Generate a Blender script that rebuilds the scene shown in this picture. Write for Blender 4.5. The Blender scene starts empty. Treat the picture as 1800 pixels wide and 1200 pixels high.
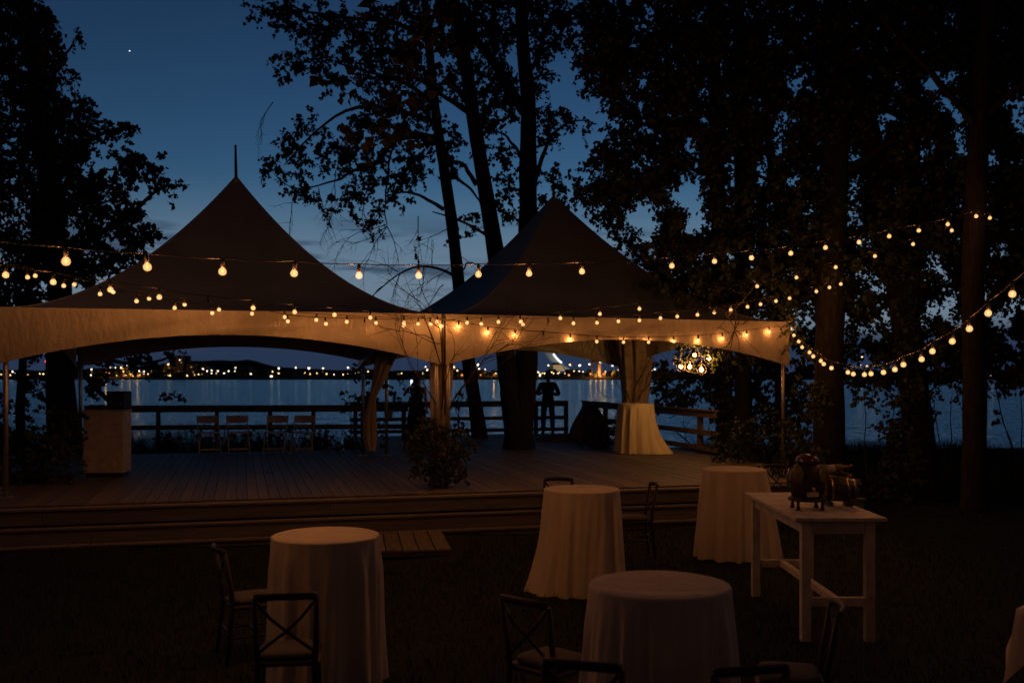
import bpy, math, random
import numpy as np
from mathutils import Vector, Matrix

random.seed(7)
RNG = np.random.default_rng(7)
S = bpy.context.scene
COL = S.collection
rad = math.radians

# ------------------------------------------------------------------ camera
CAM_H = 2.2
cam_d = bpy.data.cameras.new('camera')
cam = bpy.data.objects.new('camera', cam_d)
COL.objects.link(cam)
cam.location = (0, 0, CAM_H)
cam.rotation_euler = (rad(90), 0, 0)
cam_d.sensor_width = 36
cam_d.lens = 35
cam_d.shift_y = 60 / 1800
cam_d.clip_start = 0.1
cam_d.clip_end = 9000
cam_d.dof.use_dof = True
cam_d.dof.focus_distance = 12.0
cam_d.dof.aperture_fstop = 2.0
S.camera = cam

# ------------------------------------------------------------------ dusk sky
SUN_EL, SUN_ROT = -5.5, rad(4)
world = bpy.data.worlds.new('World')
S.world = world
world.use_nodes = True
wn, wl = world.node_tree.nodes, world.node_tree.links
bg = wn['Background']
bg.inputs['Strength'].default_value = 0.15
sky = wn.new('ShaderNodeTexSky')
sky.sky_type = 'NISHITA'
sky.sun_disc = False
sky.sun_elevation = rad(SUN_EL)
sky.sun_rotation = SUN_ROT
sky.ozone_density = 1.5
sky.air_density = 1.0
sky.dust_density = 0.6
tint = wn.new('ShaderNodeMix'); tint.data_type = 'RGBA'; tint.blend_type = 'MULTIPLY'
tint.inputs[0].default_value = 1.0
wl.new(sky.outputs[0], tint.inputs[6])
tint.inputs[7].default_value = (.36, .70, .88, 1)
# low bank of cloud over the far shore, and a few thin streaks above it
tc = wn.new('ShaderNodeTexCoord')
sep = wn.new('ShaderNodeSeparateXYZ'); wl.new(tc.outputs['Generated'], sep.inputs[0])
mp = wn.new('ShaderNodeMapping'); mp.inputs['Scale'].default_value = (3.2, 3.2, 26)
wl.new(tc.outputs['Generated'], mp.inputs[0])
nz = wn.new('ShaderNodeTexNoise'); nz.inputs['Scale'].default_value = 1.6
nz.inputs['Detail'].default_value = 6; nz.inputs['Roughness'].default_value = .55
wl.new(mp.outputs[0], nz.inputs['Vector'])
def wmath(op, a, b, clamp=False):
    n = wn.new('ShaderNodeMath'); n.operation = op; n.use_clamp = clamp
    for i, v in enumerate((a, b)):
        if isinstance(v, (int, float)): n.inputs[i].default_value = v
        else: wl.new(v, n.inputs[i])
    return n.outputs[0]
def wrange(v, a, b, c, d):
    n = wn.new('ShaderNodeMapRange'); n.interpolation_type = 'SMOOTHSTEP'
    wl.new(v, n.inputs[0])
    for i, q in enumerate((a, b, c, d)): n.inputs[i + 1].default_value = q
    return n.outputs[0]
zn = wmath('ADD', sep.outputs['Z'], wmath('MULTIPLY', wmath('SUBTRACT', nz.outputs['Fac'], .5), .05))
bank = wrange(zn, .026, .062, .96, 0.0)
streak = wmath('MULTIPLY', wrange(nz.outputs['Fac'], .48, .60, 0, .72), wmath('MULTIPLY', wrange(sep.outputs['Z'], .075, .10, 0, 1), wrange(sep.outputs['Z'], .12, .17, 1, 0)))
# pale veil of afterglow above the bank
veil = wn.new('ShaderNodeMix'); veil.data_type = 'RGBA'
vf = wmath('MULTIPLY', wrange(sep.outputs['Z'], .08, .20, .85, 0), wrange(sep.outputs['Y'], .2, .9, 0, 1))
wl.new(vf, veil.inputs[0]); wl.new(tint.outputs[2], veil.inputs[6]); veil.inputs[7].default_value = (.029, .041, .058, 1)
cl = wmath('MAXIMUM', bank, streak, True)
mixc = wn.new('ShaderNodeMix'); mixc.data_type = 'RGBA'
wl.new(cl, mixc.inputs[0]); wl.new(veil.outputs[2], mixc.inputs[6])
mixc.inputs[7].default_value = (.0029, .0056, .0135, 1)     # slate cloud after sunset
wl.new(mixc.outputs[2], bg.inputs['Color'])

# ------------------------------------------------------------------ exposure, render
S.view_settings.view_transform = 'Standard'
S.view_settings.look = 'None'
S.view_settings.gamma = 1
S.view_settings.use_curve_mapping = False
S.view_settings.exposure = 5.0
EXPO = 2 ** 5.0
cy = S.cycles
cy.use_denoising = True
cy.use_adaptive_sampling = False
cy.max_bounces = 5
cy.diffuse_bounces = 3
cy.glossy_bounces = 2
cy.transmission_bounces = 3
cy.transparent_max_bounces = 8
cy.caustics_reflective = False
cy.caustics_refractive = False
cy.sample_clamp_indirect = .5 / EXPO
cy.sample_clamp_direct = 14.0 / EXPO
try: cy.use_light_tree = True
except Exception: pass

# ------------------------------------------------------------------ helpers
F = 1750.0
def P(px, py, D):
    return Vector(((px - 900) / F * D, D, CAM_H - (py - 660) / F * D))

MATS = {}
def mat(name, col, rough=.7, spec=.3, metal=0., noise=None, nscale=8, bump=0., bscale=40, stretch=(1, 1, 1), bdist=.02, coord='Object'):
    m = bpy.data.materials.new(name); m.use_nodes = True
    n, l = m.node_tree.nodes, m.node_tree.links
    b = n['Principled BSDF']
    b.inputs['Roughness'].default_value = rough
    b.inputs['Specular IOR Level'].default_value = spec
    b.inputs['Metallic'].default_value = metal
    b.inputs['Base Color'].default_value = (*col, 1)
    tcn = n.new('ShaderNodeTexCoord'); mpn = n.new('ShaderNodeMapping')
    mpn.inputs['Scale'].default_value = stretch
    l.new(tcn.outputs[coord], mpn.inputs[0])
    if noise is not None:
        t = n.new('ShaderNodeTexNoise'); t.inputs['Scale'].default_value = nscale; t.inputs['Detail'].default_value = 5
        l.new(mpn.outputs[0], t.inputs['Vector'])
        oi = n.new('ShaderNodeObjectInfo')
        ad = n.new('ShaderNodeMath'); ad.operation = 'MULTIPLY_ADD'; ad.inputs[1].default_value = .25
        l.new(oi.outputs['Random'], ad.inputs[0])
        sb = n.new('ShaderNodeMath'); sb.operation = 'SUBTRACT'; sb.inputs[1].default_value = .125
        l.new(t.outputs[0], sb.inputs[0]); l.new(sb.outputs[0], ad.inputs[2])
        r = n.new('ShaderNodeValToRGB'); r.color_ramp.elements[0].position = .3; r.color_ramp.elements[1].position = .72
        r.color_ramp.elements[0].color = (*noise, 1); r.color_ramp.elements[1].color = (*col, 1)
        l.new(ad.outputs[0], r.inputs[0]); l.new(r.outputs[0], b.inputs['Base Color'])
    if bump:
        t2 = n.new('ShaderNodeTexNoise'); t2.inputs['Scale'].default_value = bscale; t2.inputs['Detail'].default_value = 4
        l.new(mpn.outputs[0], t2.inputs['Vector'])
        bp = n.new('ShaderNodeBump'); bp.inputs['Strength'].default_value = bump; bp.inputs['Distance'].default_value = bdist
        l.new(t2.outputs[0], bp.inputs['Height']); l.new(bp.outputs[0], b.inputs['Normal'])
    MATS[name] = m
    return m

def emit_mat(name, col, strength, mis=True):
    m = bpy.data.materials.new(name); m.use_nodes = True
    n, l = m.node_tree.nodes, m.node_tree.links
    n.remove(n['Principled BSDF'])
    e = n.new('ShaderNodeEmission'); e.inputs[0].default_value = (*col, 1); e.inputs[1].default_value = strength / EXPO
    l.new(e.outputs[0], n['Material Output'].inputs[0])
    if not mis: m.cycles.emission_sampling = 'NONE'
    MATS[name] = m
    return m

class G:
    """collects one mesh"""
    def __init__(s): s.v = []; s.f = []
    def add(s, vs, fs):
        o = len(s.v); s.v += [tuple(x) for x in vs]; s.f += [tuple(i + o for i in f) for f in fs]; return s
    def box(s, c, d, rot=None, bev=0.0):
        hx, hy, hz = d[0] / 2, d[1] / 2, d[2] / 2
        R = rot if rot is not None else Matrix.Identity(3)
        if bev <= 0:
            vs = [Vector((x * hx, y * hy, z * hz)) for z in (-1, 1) for y in (-1, 1) for x in (-1, 1)]
            fs = [(0, 2, 3, 1), (4, 5, 7, 6), (0, 1, 5, 4), (2, 6, 7, 3), (0, 4, 6, 2), (1, 3, 7, 5)]
        else:
            b = min(bev, hx * .9, hy * .9, hz * .9)
            vs = []
            for z, k in ((-hz, 1), (-hz + b, 0), (hz - b, 0), (hz, 1)):
                for x, y in ((-1, -1), (1, -1), (1, 1), (-1, 1)):
                    vs.append(Vector((x * (hx - b * k), y * (hy - b * k), z)))
            fs = [(3, 2, 1, 0), (12, 13, 14, 15)]
            for k in range(3):
                for i in range(4):
                    a = k * 4 + i; c2 = k * 4 + (i + 1) % 4
                    fs.append((a, c2, c2 + 4, a + 4))
        c = Vector(c)
        return s.add([R @ v + c for v in vs], fs)
    def tube(s, pts, rs, n=8, caps=True, flat=1.0):
        pts = [Vector(p) for p in pts]
        if isinstance(rs, (int, float)): rs = [rs] * len(pts)
        vs = []; up = None
        for i, p in enumerate(pts):
            t = (pts[min(i + 1, len(pts) - 1)] - pts[max(i - 1, 0)])
            if t.length < 1e-9: t = Vector((0, 0, 1))
            t.normalize()
            if up is None:
                up = Vector((0, 1, 0)) if abs(t.y) < .9 else Vector((1, 0, 0))
            a = up - t * up.dot(t)
            if a.length < 1e-6: a = t.orthogonal()
            a.normalize(); up = a; b = t.cross(a)
            for k in range(n):
                th = 2 * math.pi * k / n
                vs.append(p + (a * math.cos(th) * flat + b * math.sin(th)) * rs[i])
        fs = []
        for i in range(len(pts) - 1):
            for k in range(n):
                k2 = (k + 1) % n
                fs.append((i * n + k, i * n + k2, (i + 1) * n + k2, (i + 1) * n + k))
        if caps:
            fs.append(tuple(reversed(range(n)))); fs.append(tuple((len(pts) - 1) * n + k for k in range(n)))
        return s.add(vs, fs)
    def lathe(s, prof, n=16, c=(0, 0, 0), capb=True, capt=True):
        vs = []
        for r, z in prof:
            for k in range(n):
                a = 2 * math.pi * k / n
                vs.append((c[0] + r * math.cos(a), c[1] + r * math.sin(a), c[2] + z))
        fs = []
        for i in range(len(prof) - 1):
            for k in range(n):
                k2 = (k + 1) % n
                fs.append((i * n + k, i * n + k2, (i + 1) * n + k2, (i + 1) * n + k))
        if capb: fs.append(tuple(reversed(range(n))))
        if capt: fs.append(tuple((len(prof) - 1) * n + k for k in range(n)))
        return s.add(vs, fs)
    def grid(s, fn, nu, nv, wrapu=False):
        vs = [fn(i / nu, j / nv) for j in range(nv + 1) for i in range(nu if wrapu else nu + 1)]
        w = nu if wrapu else nu + 1
        fs = []
        for j in range(nv):
            for i in range(nu):
                i2 = (i + 1) % w if wrapu else i + 1
                fs.append((j * w + i, j * w + i2, (j + 1) * w + i2, (j + 1) * w + i))
        return s.add(vs, fs)
    def mesh(s, name, m, smooth=False, off=(0, 0, 0)):
        me = bpy.data.meshes.new(name)
        o = Vector(off)
        me.from_pydata([tuple(Vector(v) - o) for v in s.v], [], s.f)
        if m: me.materials.append(m)
        if smooth: me.polygons.foreach_set('use_smooth', [True] * len(me.polygons))
        me.update()
        return me

def link(name, me, parent=None, loc=(0, 0, 0), rz=0):
    o = bpy.data.objects.new(name, me); COL.objects.link(o)
    o.location = loc; o.rotation_euler = (0, 0, rz)
    if parent is not None: o.parent = parent
    return o
def part(name, g, m, parent, smooth=False, world_geo=False, label=None):
    """mesh g becomes a child; world_geo: its coordinates are world ones and the parent is unrotated"""
    off = parent.location if world_geo else (0, 0, 0)
    o = link(name, g.mesh(name, m, smooth, off), parent)
    if label: o['label'] = label
    return o
def tag(o, label, cat, group=None):
    o['label'] = label; o['category'] = cat
    if group: o['group'] = group
    return o
def thing(name, label, cat, loc=(0, 0, 0), rz=0, group=None):
    o = bpy.data.objects.new(name, None); COL.objects.link(o)
    o.empty_display_size = .2
    o.location = loc; o.rotation_euler = (0, 0, rz)
    return tag(o, label, cat, group)
def structure(name, g, m, smooth=False):
    o = link(name, g.mesh(name, m, smooth)); o['kind'] = 'structure'; return o
def dup(root, loc, rz, label, group=None):
    r = root.copy(); COL.objects.link(r); r.location = loc; r.rotation_euler = (0, 0, rz); r['label'] = label
    if group: r['group'] = group
    for ch in list(root.children):
        c = ch.copy(); COL.objects.link(c); c.parent = r
        for g2 in list(ch.children):
            d = g2.copy(); COL.objects.link(d); d.parent = c
    return r

# ------------------------------------------------------------------ materials
M_grass_soil = mat('lawn soil', (.026, .032, .026), .95, .1, noise=(.02, .022, .012), nscale=3, bump=.6, bscale=30)
M_grass = mat('grass blades', (.030, .055, .038), .7, .2, noise=(.018, .032, .024), nscale=2)
M_plank = mat('weathered deck plank', (.23, .195, .145), .62, .3, noise=(.105, .088, .066), nscale=6, bump=.35, bscale=30, stretch=(6, .5, 6))
M_fascia = mat('deck fascia board', (.27, .25, .23), .65, .3, noise=(.15, .135, .12), nscale=6, bump=.3, bscale=30, stretch=(.6, 6, 6))
M_joist = mat('deck frame timber', (.10, .075, .055), .8, .2, noise=(.06, .045, .035), nscale=5)
M_rail = mat('guard rail timber', (.17, .12, .085), .7, .25, noise=(.09, .065, .05), nscale=7, bump=.3, bscale=40)
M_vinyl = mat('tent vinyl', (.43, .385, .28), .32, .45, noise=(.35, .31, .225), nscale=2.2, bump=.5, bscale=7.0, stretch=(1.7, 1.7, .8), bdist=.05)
M_rooff = mat('shade-darkened grey roof fabric', (.175, .20, .215), .6, .25, noise=(.13, .15, .165), nscale=1.6, bump=.15, bscale=5)  # darker than the valance vinyl: the roof's shade is put into its colour
M_alu = mat('tent pole aluminium', (.55, .54, .52), .4, .5, metal=.85, noise=(.42, .41, .40), nscale=10)
M_steel = mat('dark mast steel', (.08, .08, .08), .5, .4, metal=.6)
M_drape = mat('gathered curtain cloth', (.46, .38, .29), .85, .15, noise=(.30, .24, .18), nscale=7, bump=.3, bscale=60)
M_cloth = mat('cream table linen', (.73, .64, .46), .88, .12, noise=(.64, .56, .40), nscale=5, bump=.6, bscale=9, bdist=.045, stretch=(1, 1, .4))
M_bark = mat('tree bark', (.050, .047, .042), .95, .06, noise=(.024, .022, .020), nscale=9, bump=.9, bscale=16, stretch=(2.5, 2.5, .5))
M_twig = mat('twig bark', (.06, .048, .038), .9, .1)
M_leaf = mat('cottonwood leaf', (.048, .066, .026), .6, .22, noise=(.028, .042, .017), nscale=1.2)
M_leaf2 = mat('ivy leaf', (.09, .12, .035), .5, .35, noise=(.05, .075, .024), nscale=2.5)
M_shrub = mat('shrub leaf', (.07, .095, .035), .6, .25, noise=(.04, .055, .022), nscale=3)
M_wood = mat('dark chair wood', (.050, .030, .020), .5, .35, noise=(.03, .019, .013), nscale=9)
M_cush = mat('ivory seat cushion', (.17, .155, .135), .9, .1, noise=(.13, .12, .10), nscale=10)
M_white = mat('white painted wood', (.70, .66, .58), .6, .3, noise=(.45, .41, .36), nscale=9, bump=.15, bscale=40)
M_black = mat('black plastic', (.02, .02, .021), .4, .4)
M_wire = mat('black cable rubber', (.018, .018, .018), .45, .4)
M_suit = mat('dark suit cloth', (.014, .014, .018), .9, .1, noise=(.010, .010, .013), nscale=30)
M_skin = mat('skin', (.42, .26, .19), .55, .3)
M_hair = mat('dark hair', (.02, .014, .010), .5, .35)
M_rock = mat('grey rock', (.16, .155, .15), .9, .15, noise=(.08, .08, .08), nscale=5, bump=.7, bscale=12)
M_rope = mat('twine', (.22, .17, .11), .9, .1)
M_copper = mat('polished copper', (.62, .22, .10), .22, .5, metal=.9, noise=(.45, .15, .07), nscale=14)
M_brass = mat('aged brass', (.62, .45, .20), .3, .5, metal=.9)
M_paper = mat('cream paper label', (.62, .54, .42), .8, .2)
M_barrel = mat('barrel stave', (.075, .042, .026), .45, .4, noise=(.045, .026, .017), nscale=9, stretch=(.6, 5, 5))
M_conc = mat('far concrete', (.16, .15, .15), .9, .1, noise=(.11, .105, .11), nscale=.05)
M_roof = mat('far flat roof', (.07, .07, .075), .9, .1)
M_land = mat('far shore land', (.05, .045, .04), .95, .05, noise=(.03, .028, .025), nscale=.02)
M_hill = mat('far wooded hill', (.05, .06, .07), 1, 0, noise=(.035, .042, .05), nscale=.01)

def glass_mat(name, col, rough=.03, mixf=.10):
    m = bpy.data.materials.new(name); m.use_nodes = True
    n, l = m.node_tree.nodes, m.node_tree.links
    n.remove(n['Principled BSDF'])
    t = n.new('ShaderNodeBsdfTransparent'); t.inputs[0].default_value = (*col, 1)
    g = n.new('ShaderNodeBsdfGlossy'); g.inputs['Roughness'].default_value = rough
    lw = n.new('ShaderNodeLayerWeight'); lw.inputs[0].default_value = .35
    ml = n.new('ShaderNodeMath'); ml.operation = 'MULTIPLY_ADD'; ml.inputs[1].default_value = .3; ml.inputs[2].default_value = mixf
    l.new(lw.outputs['Facing'], ml.inputs[0])
    mx = n.new('ShaderNodeMixShader'); l.new(ml.outputs[0], mx.inputs[0]); l.new(t.outputs[0], mx.inputs[1]); l.new(g.outputs[0], mx.inputs[2])
    l.new(mx.outputs[0], n['Material Output'].inputs[0])
    MATS[name] = m
    return m
M_glass = glass_mat('clear bulb glass', (.97, .95, .9), mixf=.03)
M_amber = mat('olive bottle glass', (.26, .22, .035), .10, .7, noise=(.18, .16, .025), nscale=6)
# lit bulb envelope: clear glass whose inside glows from the filament
m = bpy.data.materials.new('glowing bulb glass'); m.use_nodes = True
n, l = m.node_tree.nodes, m.node_tree.links
n.remove(n['Principled BSDF'])
t = n.new('ShaderNodeBsdfTransparent'); e = n.new('ShaderNodeEmission')
e.inputs[0].default_value = (1, .52, .19, 1); e.inputs[1].default_value = .62 / EXPO
a = n.new('ShaderNodeAddShader'); l.new(t.outputs[0], a.inputs[0]); l.new(e.outputs[0], a.inputs[1])
l.new(a.outputs[0], n['Material Output'].inputs[0]); m.cycles.emission_sampling = 'NONE'
M_glow = m
M_fil = emit_mat('bulb filament', (1.0, .50, .16), 1.5, False)
M_filB = M_fil
M_fil2 = emit_mat('lantern flame bulb', (1.0, .44, .13), 200)
M_lampw = emit_mat('white flood lamp', (1.0, .84, .62), 4.8, False)
M_lampy = emit_mat('amber street lamp', (1.0, .62, .25), 4.5, False)
M_lampo = emit_mat('sodium lamp', (1.0, .30, .07), 2.2, False)
M_lampr = emit_mat('red beacon', (1.0, .05, .03), 4, False)
M_winy = emit_mat('lit window', (1.0, .62, .28), .55, False)
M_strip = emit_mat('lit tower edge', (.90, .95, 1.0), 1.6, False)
M_screen = emit_mat('phone screen', (.85, .9, 1.0), 1.5, False)
M_star = emit_mat('star', (.95, .97, 1.0), 6, False)

# water
m = bpy.data.materials.new('river water'); m.use_nodes = True
n, l = m.node_tree.nodes, m.node_tree.links
b = n['Principled BSDF']
b.inputs['Base Color'].default_value = (.002, .05, .30, 1); b.inputs['Roughness'].default_value = .16
b.inputs['Specular Tint'].default_value = (.74, .93, 1.0, 1)
b.inputs['IOR'].default_value = 1.33
tcn = n.new('ShaderNodeTexCoord')
def wnoise(sc, stretch, det):
    mpn = n.new('ShaderNodeMapping'); mpn.inputs['Scale'].default_value = stretch
    mpn.inputs['Rotation'].default_value = (0, 0, rad(12))
    l.new(tcn.outputs['Object'], mpn.inputs[0])
    t = n.new('ShaderNodeTexNoise'); t.inputs['Scale'].default_value = sc; t.inputs['Detail'].default_value = det
    t.inputs['Roughness'].default_value = .6
    l.new(mpn.outputs[0], t.inputs['Vector']); return t.outputs[0]
h1 = wnoise(1.0, (.75, .26, 1), 4); h2 = wnoise(.09, (.5, .5, 1), 4)
ad = n.new('ShaderNodeMath'); ad.operation = 'MULTIPLY_ADD'; ad.inputs[1].default_value = 2.2
l.new(h2, ad.inputs[0]); l.new(h1, ad.inputs[2])
bp = n.new('ShaderNodeBump'); bp.inputs['Strength'].default_value = 1.0; bp.inputs['Distance'].default_value = 1.9
l.new(ad.outputs[0], bp.inputs['Height']); l.new(bp.outputs[0], b.inputs['Normal'])
# blue river: tinted surface gloss over a dark body, weighed by Fresnel
gl = n.new('ShaderNodeBsdfGlossy'); gl.inputs['Color'].default_value = (.60, .86, 1.0, 1); gl.inputs['Roughness'].default_value = .11
b.inputs['Specular IOR Level'].default_value = 0
fr = n.new('ShaderNodeFresnel'); fr.inputs['IOR'].default_value = 1.38
l.new(bp.outputs[0], gl.inputs['Normal']); l.new(bp.outputs[0], fr.inputs['Normal'])
fm = n.new('ShaderNodeMath'); fm.operation = 'MULTIPLY_ADD'; fm.use_clamp = True; fm.inputs[1].default_value = 1.45; fm.inputs[2].default_value = .10; l.new(fr.outputs[0], fm.inputs[0])
mw = n.new('ShaderNodeMixShader'); l.new(fm.outputs[0], mw.inputs[0]); l.new(b.outputs[0], mw.inputs[1]); l.new(gl.outputs[0], mw.inputs[2])
l.new(mw.outputs[0], n['Material Output'].inputs[0])
M_water = m

# ------------------------------------------------------------------ setting: ground, water, far land
WATER_Z = -1.5
def shore(x):
    return 30.5 + max(0, x - 3) * .28 + .8 * math.sin(x * .35) - max(0, -x - 9) * .05
def ground_z(x, y):
    z = .035 * math.sin(x * 1.3 + y * .7) + .03 * math.sin(x * .5 - y * 1.1)
    d = y - shore(x)
    if d > -2: z -= (d + 2) ** 1.2 * .45
    return max(z, -4)
g = G()
xs = np.concatenate([np.linspace(-120, -20, 12), np.linspace(-19, 22, 60), np.linspace(24, 120, 12)])
ys = np.concatenate([np.linspace(-60, 0, 8), np.linspace(1, 48, 60)])
g.add([(x, y, ground_z(x, y)) for y in ys for x in xs],
      [(j * len(xs) + i, j * len(xs) + i + 1, (j + 1) * len(xs) + i + 1, (j + 1) * len(xs) + i) for j in range(len(ys) - 1) for i in range(len(xs) - 1)])
structure('ground', g, M_grass_soil, True)
g = G(); g.add([(-4000, 20, WATER_Z), (4000, 20, WATER_Z), (4000, 960, WATER_Z), (-4000, 960, WATER_Z)], [(0, 1, 2, 3)])
structure('water', g, M_water)
g = G()
fx = np.linspace(-1500, 1500, 121)
prof = [(918, -3), (922, -.6), (940, .8), (1000, 1.5), (1500, 3), (7000, 8)]
g.add([(x * (1 if y < 1400 else 4), y + (3 * math.sin(x * .02) if k < 3 else 0), z) for k, (y, z) in enumerate(prof) for x in fx],
      [(j * 121 + i, j * 121 + i + 1, (j + 1) * 121 + i + 1, (j + 1) * 121 + i) for j in range(len(prof) - 1) for i in range(120)])
structure('far_shore', g, M_land, True)
def hill_h(px):
    pts = [(-600, 656), (0, 652), (200, 648), (290, 640), (330, 634), (380, 633), (410, 634), (440, 632), (470, 640), (490, 645), (560, 649), (700, 652), (900, 655), (1500, 656), (2400, 657)]
    return float(np.interp(px, [p[0] for p in pts], [p[1] for p in pts])) + .5 * math.sin(px * .11) + .3 * math.sin(px * .37)
g = G(); HD = 4200
hx = np.linspace(-600, 2400, 201)
rows = []
for dd, k in ((HD - 500, 0), (HD - 250, .7), (HD, 1), (HD + 400, .4)):
    for px in hx:
        p = P(px, hill_h(px), HD); rows.append((p.x, dd, (p.z - 3) * k + 3))
g.add(rows, [(j * 201 + i, j * 201 + i + 1, (j + 1) * 201 + i + 1, (j + 1) * 201 + i) for j in range(3) for i in range(200)])
structure('hills', g, M_hill, True)

# ------------------------------------------------------------------ deck
DZ = .55
A0 = Vector((-6.45, 12.55, 0)); DU = Vector((.9648, .2630, 0)); DV = Vector((-.2630, .9648, 0))
ANG = math.atan2(DU.y, DU.x)
def DK(s, t, z=DZ): return Vector((A0.x + DU.x * s + DV.x * t, A0.y + DU.y * s + DV.y * t, z))
Rdeck = Matrix.Rotation(ANG, 3, 'Z')
g = G()
def slab(g, s0, s1, t0, t1, z0, z1):
    g.box(DK((s0 + s1) / 2, (t0 + t1) / 2, (z0 + z1) / 2), (s1 - s0, t1 - t0, z1 - z0), Rdeck)
slab(g, -2.5, 12.35, .06, 8.5, .30, DZ - .034)
slab(g, 5.6, 12.35, 8.5, 13.35, .30, DZ - .034)
for s in np.arange(-2.2, 12.3, 2.4):
    for t in (.35, 4.2, 8.2) + ((10.5, 13.0) if s > 5.5 else ()):
        p = DK(s, t, 0); g.box((p.x, p.y, -.6), (.14, .14, 2.0), Rdeck)
deck = structure('deck', g, M_joist)
pl = G(); pl.box((0, .5, -.015), (.138, 1, .03), bev=.004)
plank_me = pl.mesh('plank', M_plank)
k = 0; s = -2.5
while s < 12.3:
    tmax = 13.4 if s > 5.55 else 8.6
    cuts = [0.0]
    while cuts[-1] < tmax - 1.2: cuts.append(min(tmax, cuts[-1] + random.choice((2.4, 3.6, 4.8, 4.8))))
    if tmax - cuts[-1] > 1e-3: cuts[-1] = tmax
    for a, b2 in zip(cuts, cuts[1:]):
        o = link('plank', plank_me, deck, DK(s + .0725, a + .002, DZ + random.uniform(-.003, .002)), ANG + random.uniform(-.0006, .0006))
        o.scale = (1, b2 - a - .005, 1)
    s += .145
# stepped fascia boards along the front
fb = G(); fb.box((.5, 0, 0), (1, .10, .19), bev=.006)
fas_me = fb.mesh('fascia_board', M_fascia)
tr = G(); tr.box((.5, 0, 0), (1, .15, .036), bev=.006)
tread_me = tr.mesh('edge_board', M_fascia)
for zc, tt, me in ((.395, -.03, fas_me), (.155, -.15, fas_me), (-.05, -.27, fas_me),
                   (.507, -.085, tread_me), (.272, -.205, tread_me), (.068, -.325, tread_me)):
    s = -2.5
    while s < 12.2:
        L = min(random.choice((3.0, 3.6, 4.2)), 12.35 - s)
        if 12.35 - (s + L) < 1: L = 12.35 - s
        o = link(me.name, me, deck, DK(s, tt, zc), ANG); o.scale = (L - .006, 1, 1); s += L
# low plank landing in front of the deck
c0 = Vector((-1.72, 12.0, .0))
land = thing('landing', 'low landing of wide planks on the lawn in front of the deck', 'landing', (c0.x, c0.y, 0))
land.rotation_euler = (0, 0, rad(9))
g = G(); g.box((0, .75, .03), (1.9, 1.45, .05)); part('frame', g, M_joist, land)
for i in range(10):
    g = G(); g.box((0, .75, 0), (.186, 1.5, .03), bev=.005)
    o = part('plank', g, M_plank, land); o.location = (-.9 + i * .2, random.uniform(-.01, .01), .072)

# guard rails
def rail(name, label, pts, levels, zbase, post_pts, cap=.03):
    c = Vector(pts[0]); t = thing(name, label, 'guard rail', (c.x, c.y, zbase))
    for a, b2 in zip(pts, pts[1:]):
        a = Vector((*a, 0)); b2 = Vector((*b2, 0)); d = b2 - a; L = d.length; mid = (a + b2) / 2
        R = Matrix.Rotation(math.atan2(d.y, d.x), 3, 'Z')
        for z, h in levels:
            g = G(); g.box((mid.x, mid.y, zbase + z), (L - .01, .045, h), R, .005)
            part('rail_board', g, M_rail, t, world_geo=True)
        g = G(); g.box((mid.x, mid.y, zbase + levels[0][0] + levels[0][1] / 2 + .022), (L - .01, .14, .038), R, .006)
        part('cap_board', g, M_rail, t, world_geo=True)
    for p in post_pts:
        g = G(); g.box((p[0], p[1], zbase + .33), (.10, .10, 1.02), Rdeck, .006)
        part('post', g, M_rail, t, world_geo=True)
    return t
lr0, lr1 = (-10.5, 24.45), (-2.62, 25.1)
def lerp2(a, b2, f): return (a[0] + (b2[0] - a[0]) * f, a[1] + (b2[1] - a[1]) * f)
rail('guard_rail', 'straight two-board timber guard rail behind the white folding chairs', [lr0, lr1],
     [(.81, .13), (.37, .12)], DZ, [(x2, y2 + .08) for x2, y2 in [lerp2(lr0, lr1, f) for f in (.02, .22, .40, .565, .70, .855, .985)]])
fr0 = DK(5.75, 13.2); fr1 = DK(11.95, 13.2); rr1 = DK(12.28, 12.9); rr0 = DK(12.28, 4.7)
rail('guard_rail', 'three-board timber guard rail at the water behind the forked tree and the man', [(fr0.x, fr0.y), (fr1.x, fr1.y)],
     [(.84, .12), (.46, .10), (.13, .10)], DZ, [(p.x, p.y + .08) for p in (DK(s, 13.25) for s in (5.9, 7.6, 9.4, 11.0, 11.9))])
rail('guard_rail', 'timber guard rail running towards the viewer along the right side of the deck', [(rr1.x, rr1.y), (rr0.x, rr0.y)],
     [(.84, .13), (.46, .11), (.13, .11)], DZ, [(p.x + .08, p.y) for p in (DK(12.28, t2) for t2 in (12.85, 11.3, 8.6, 5.6))])

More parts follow.
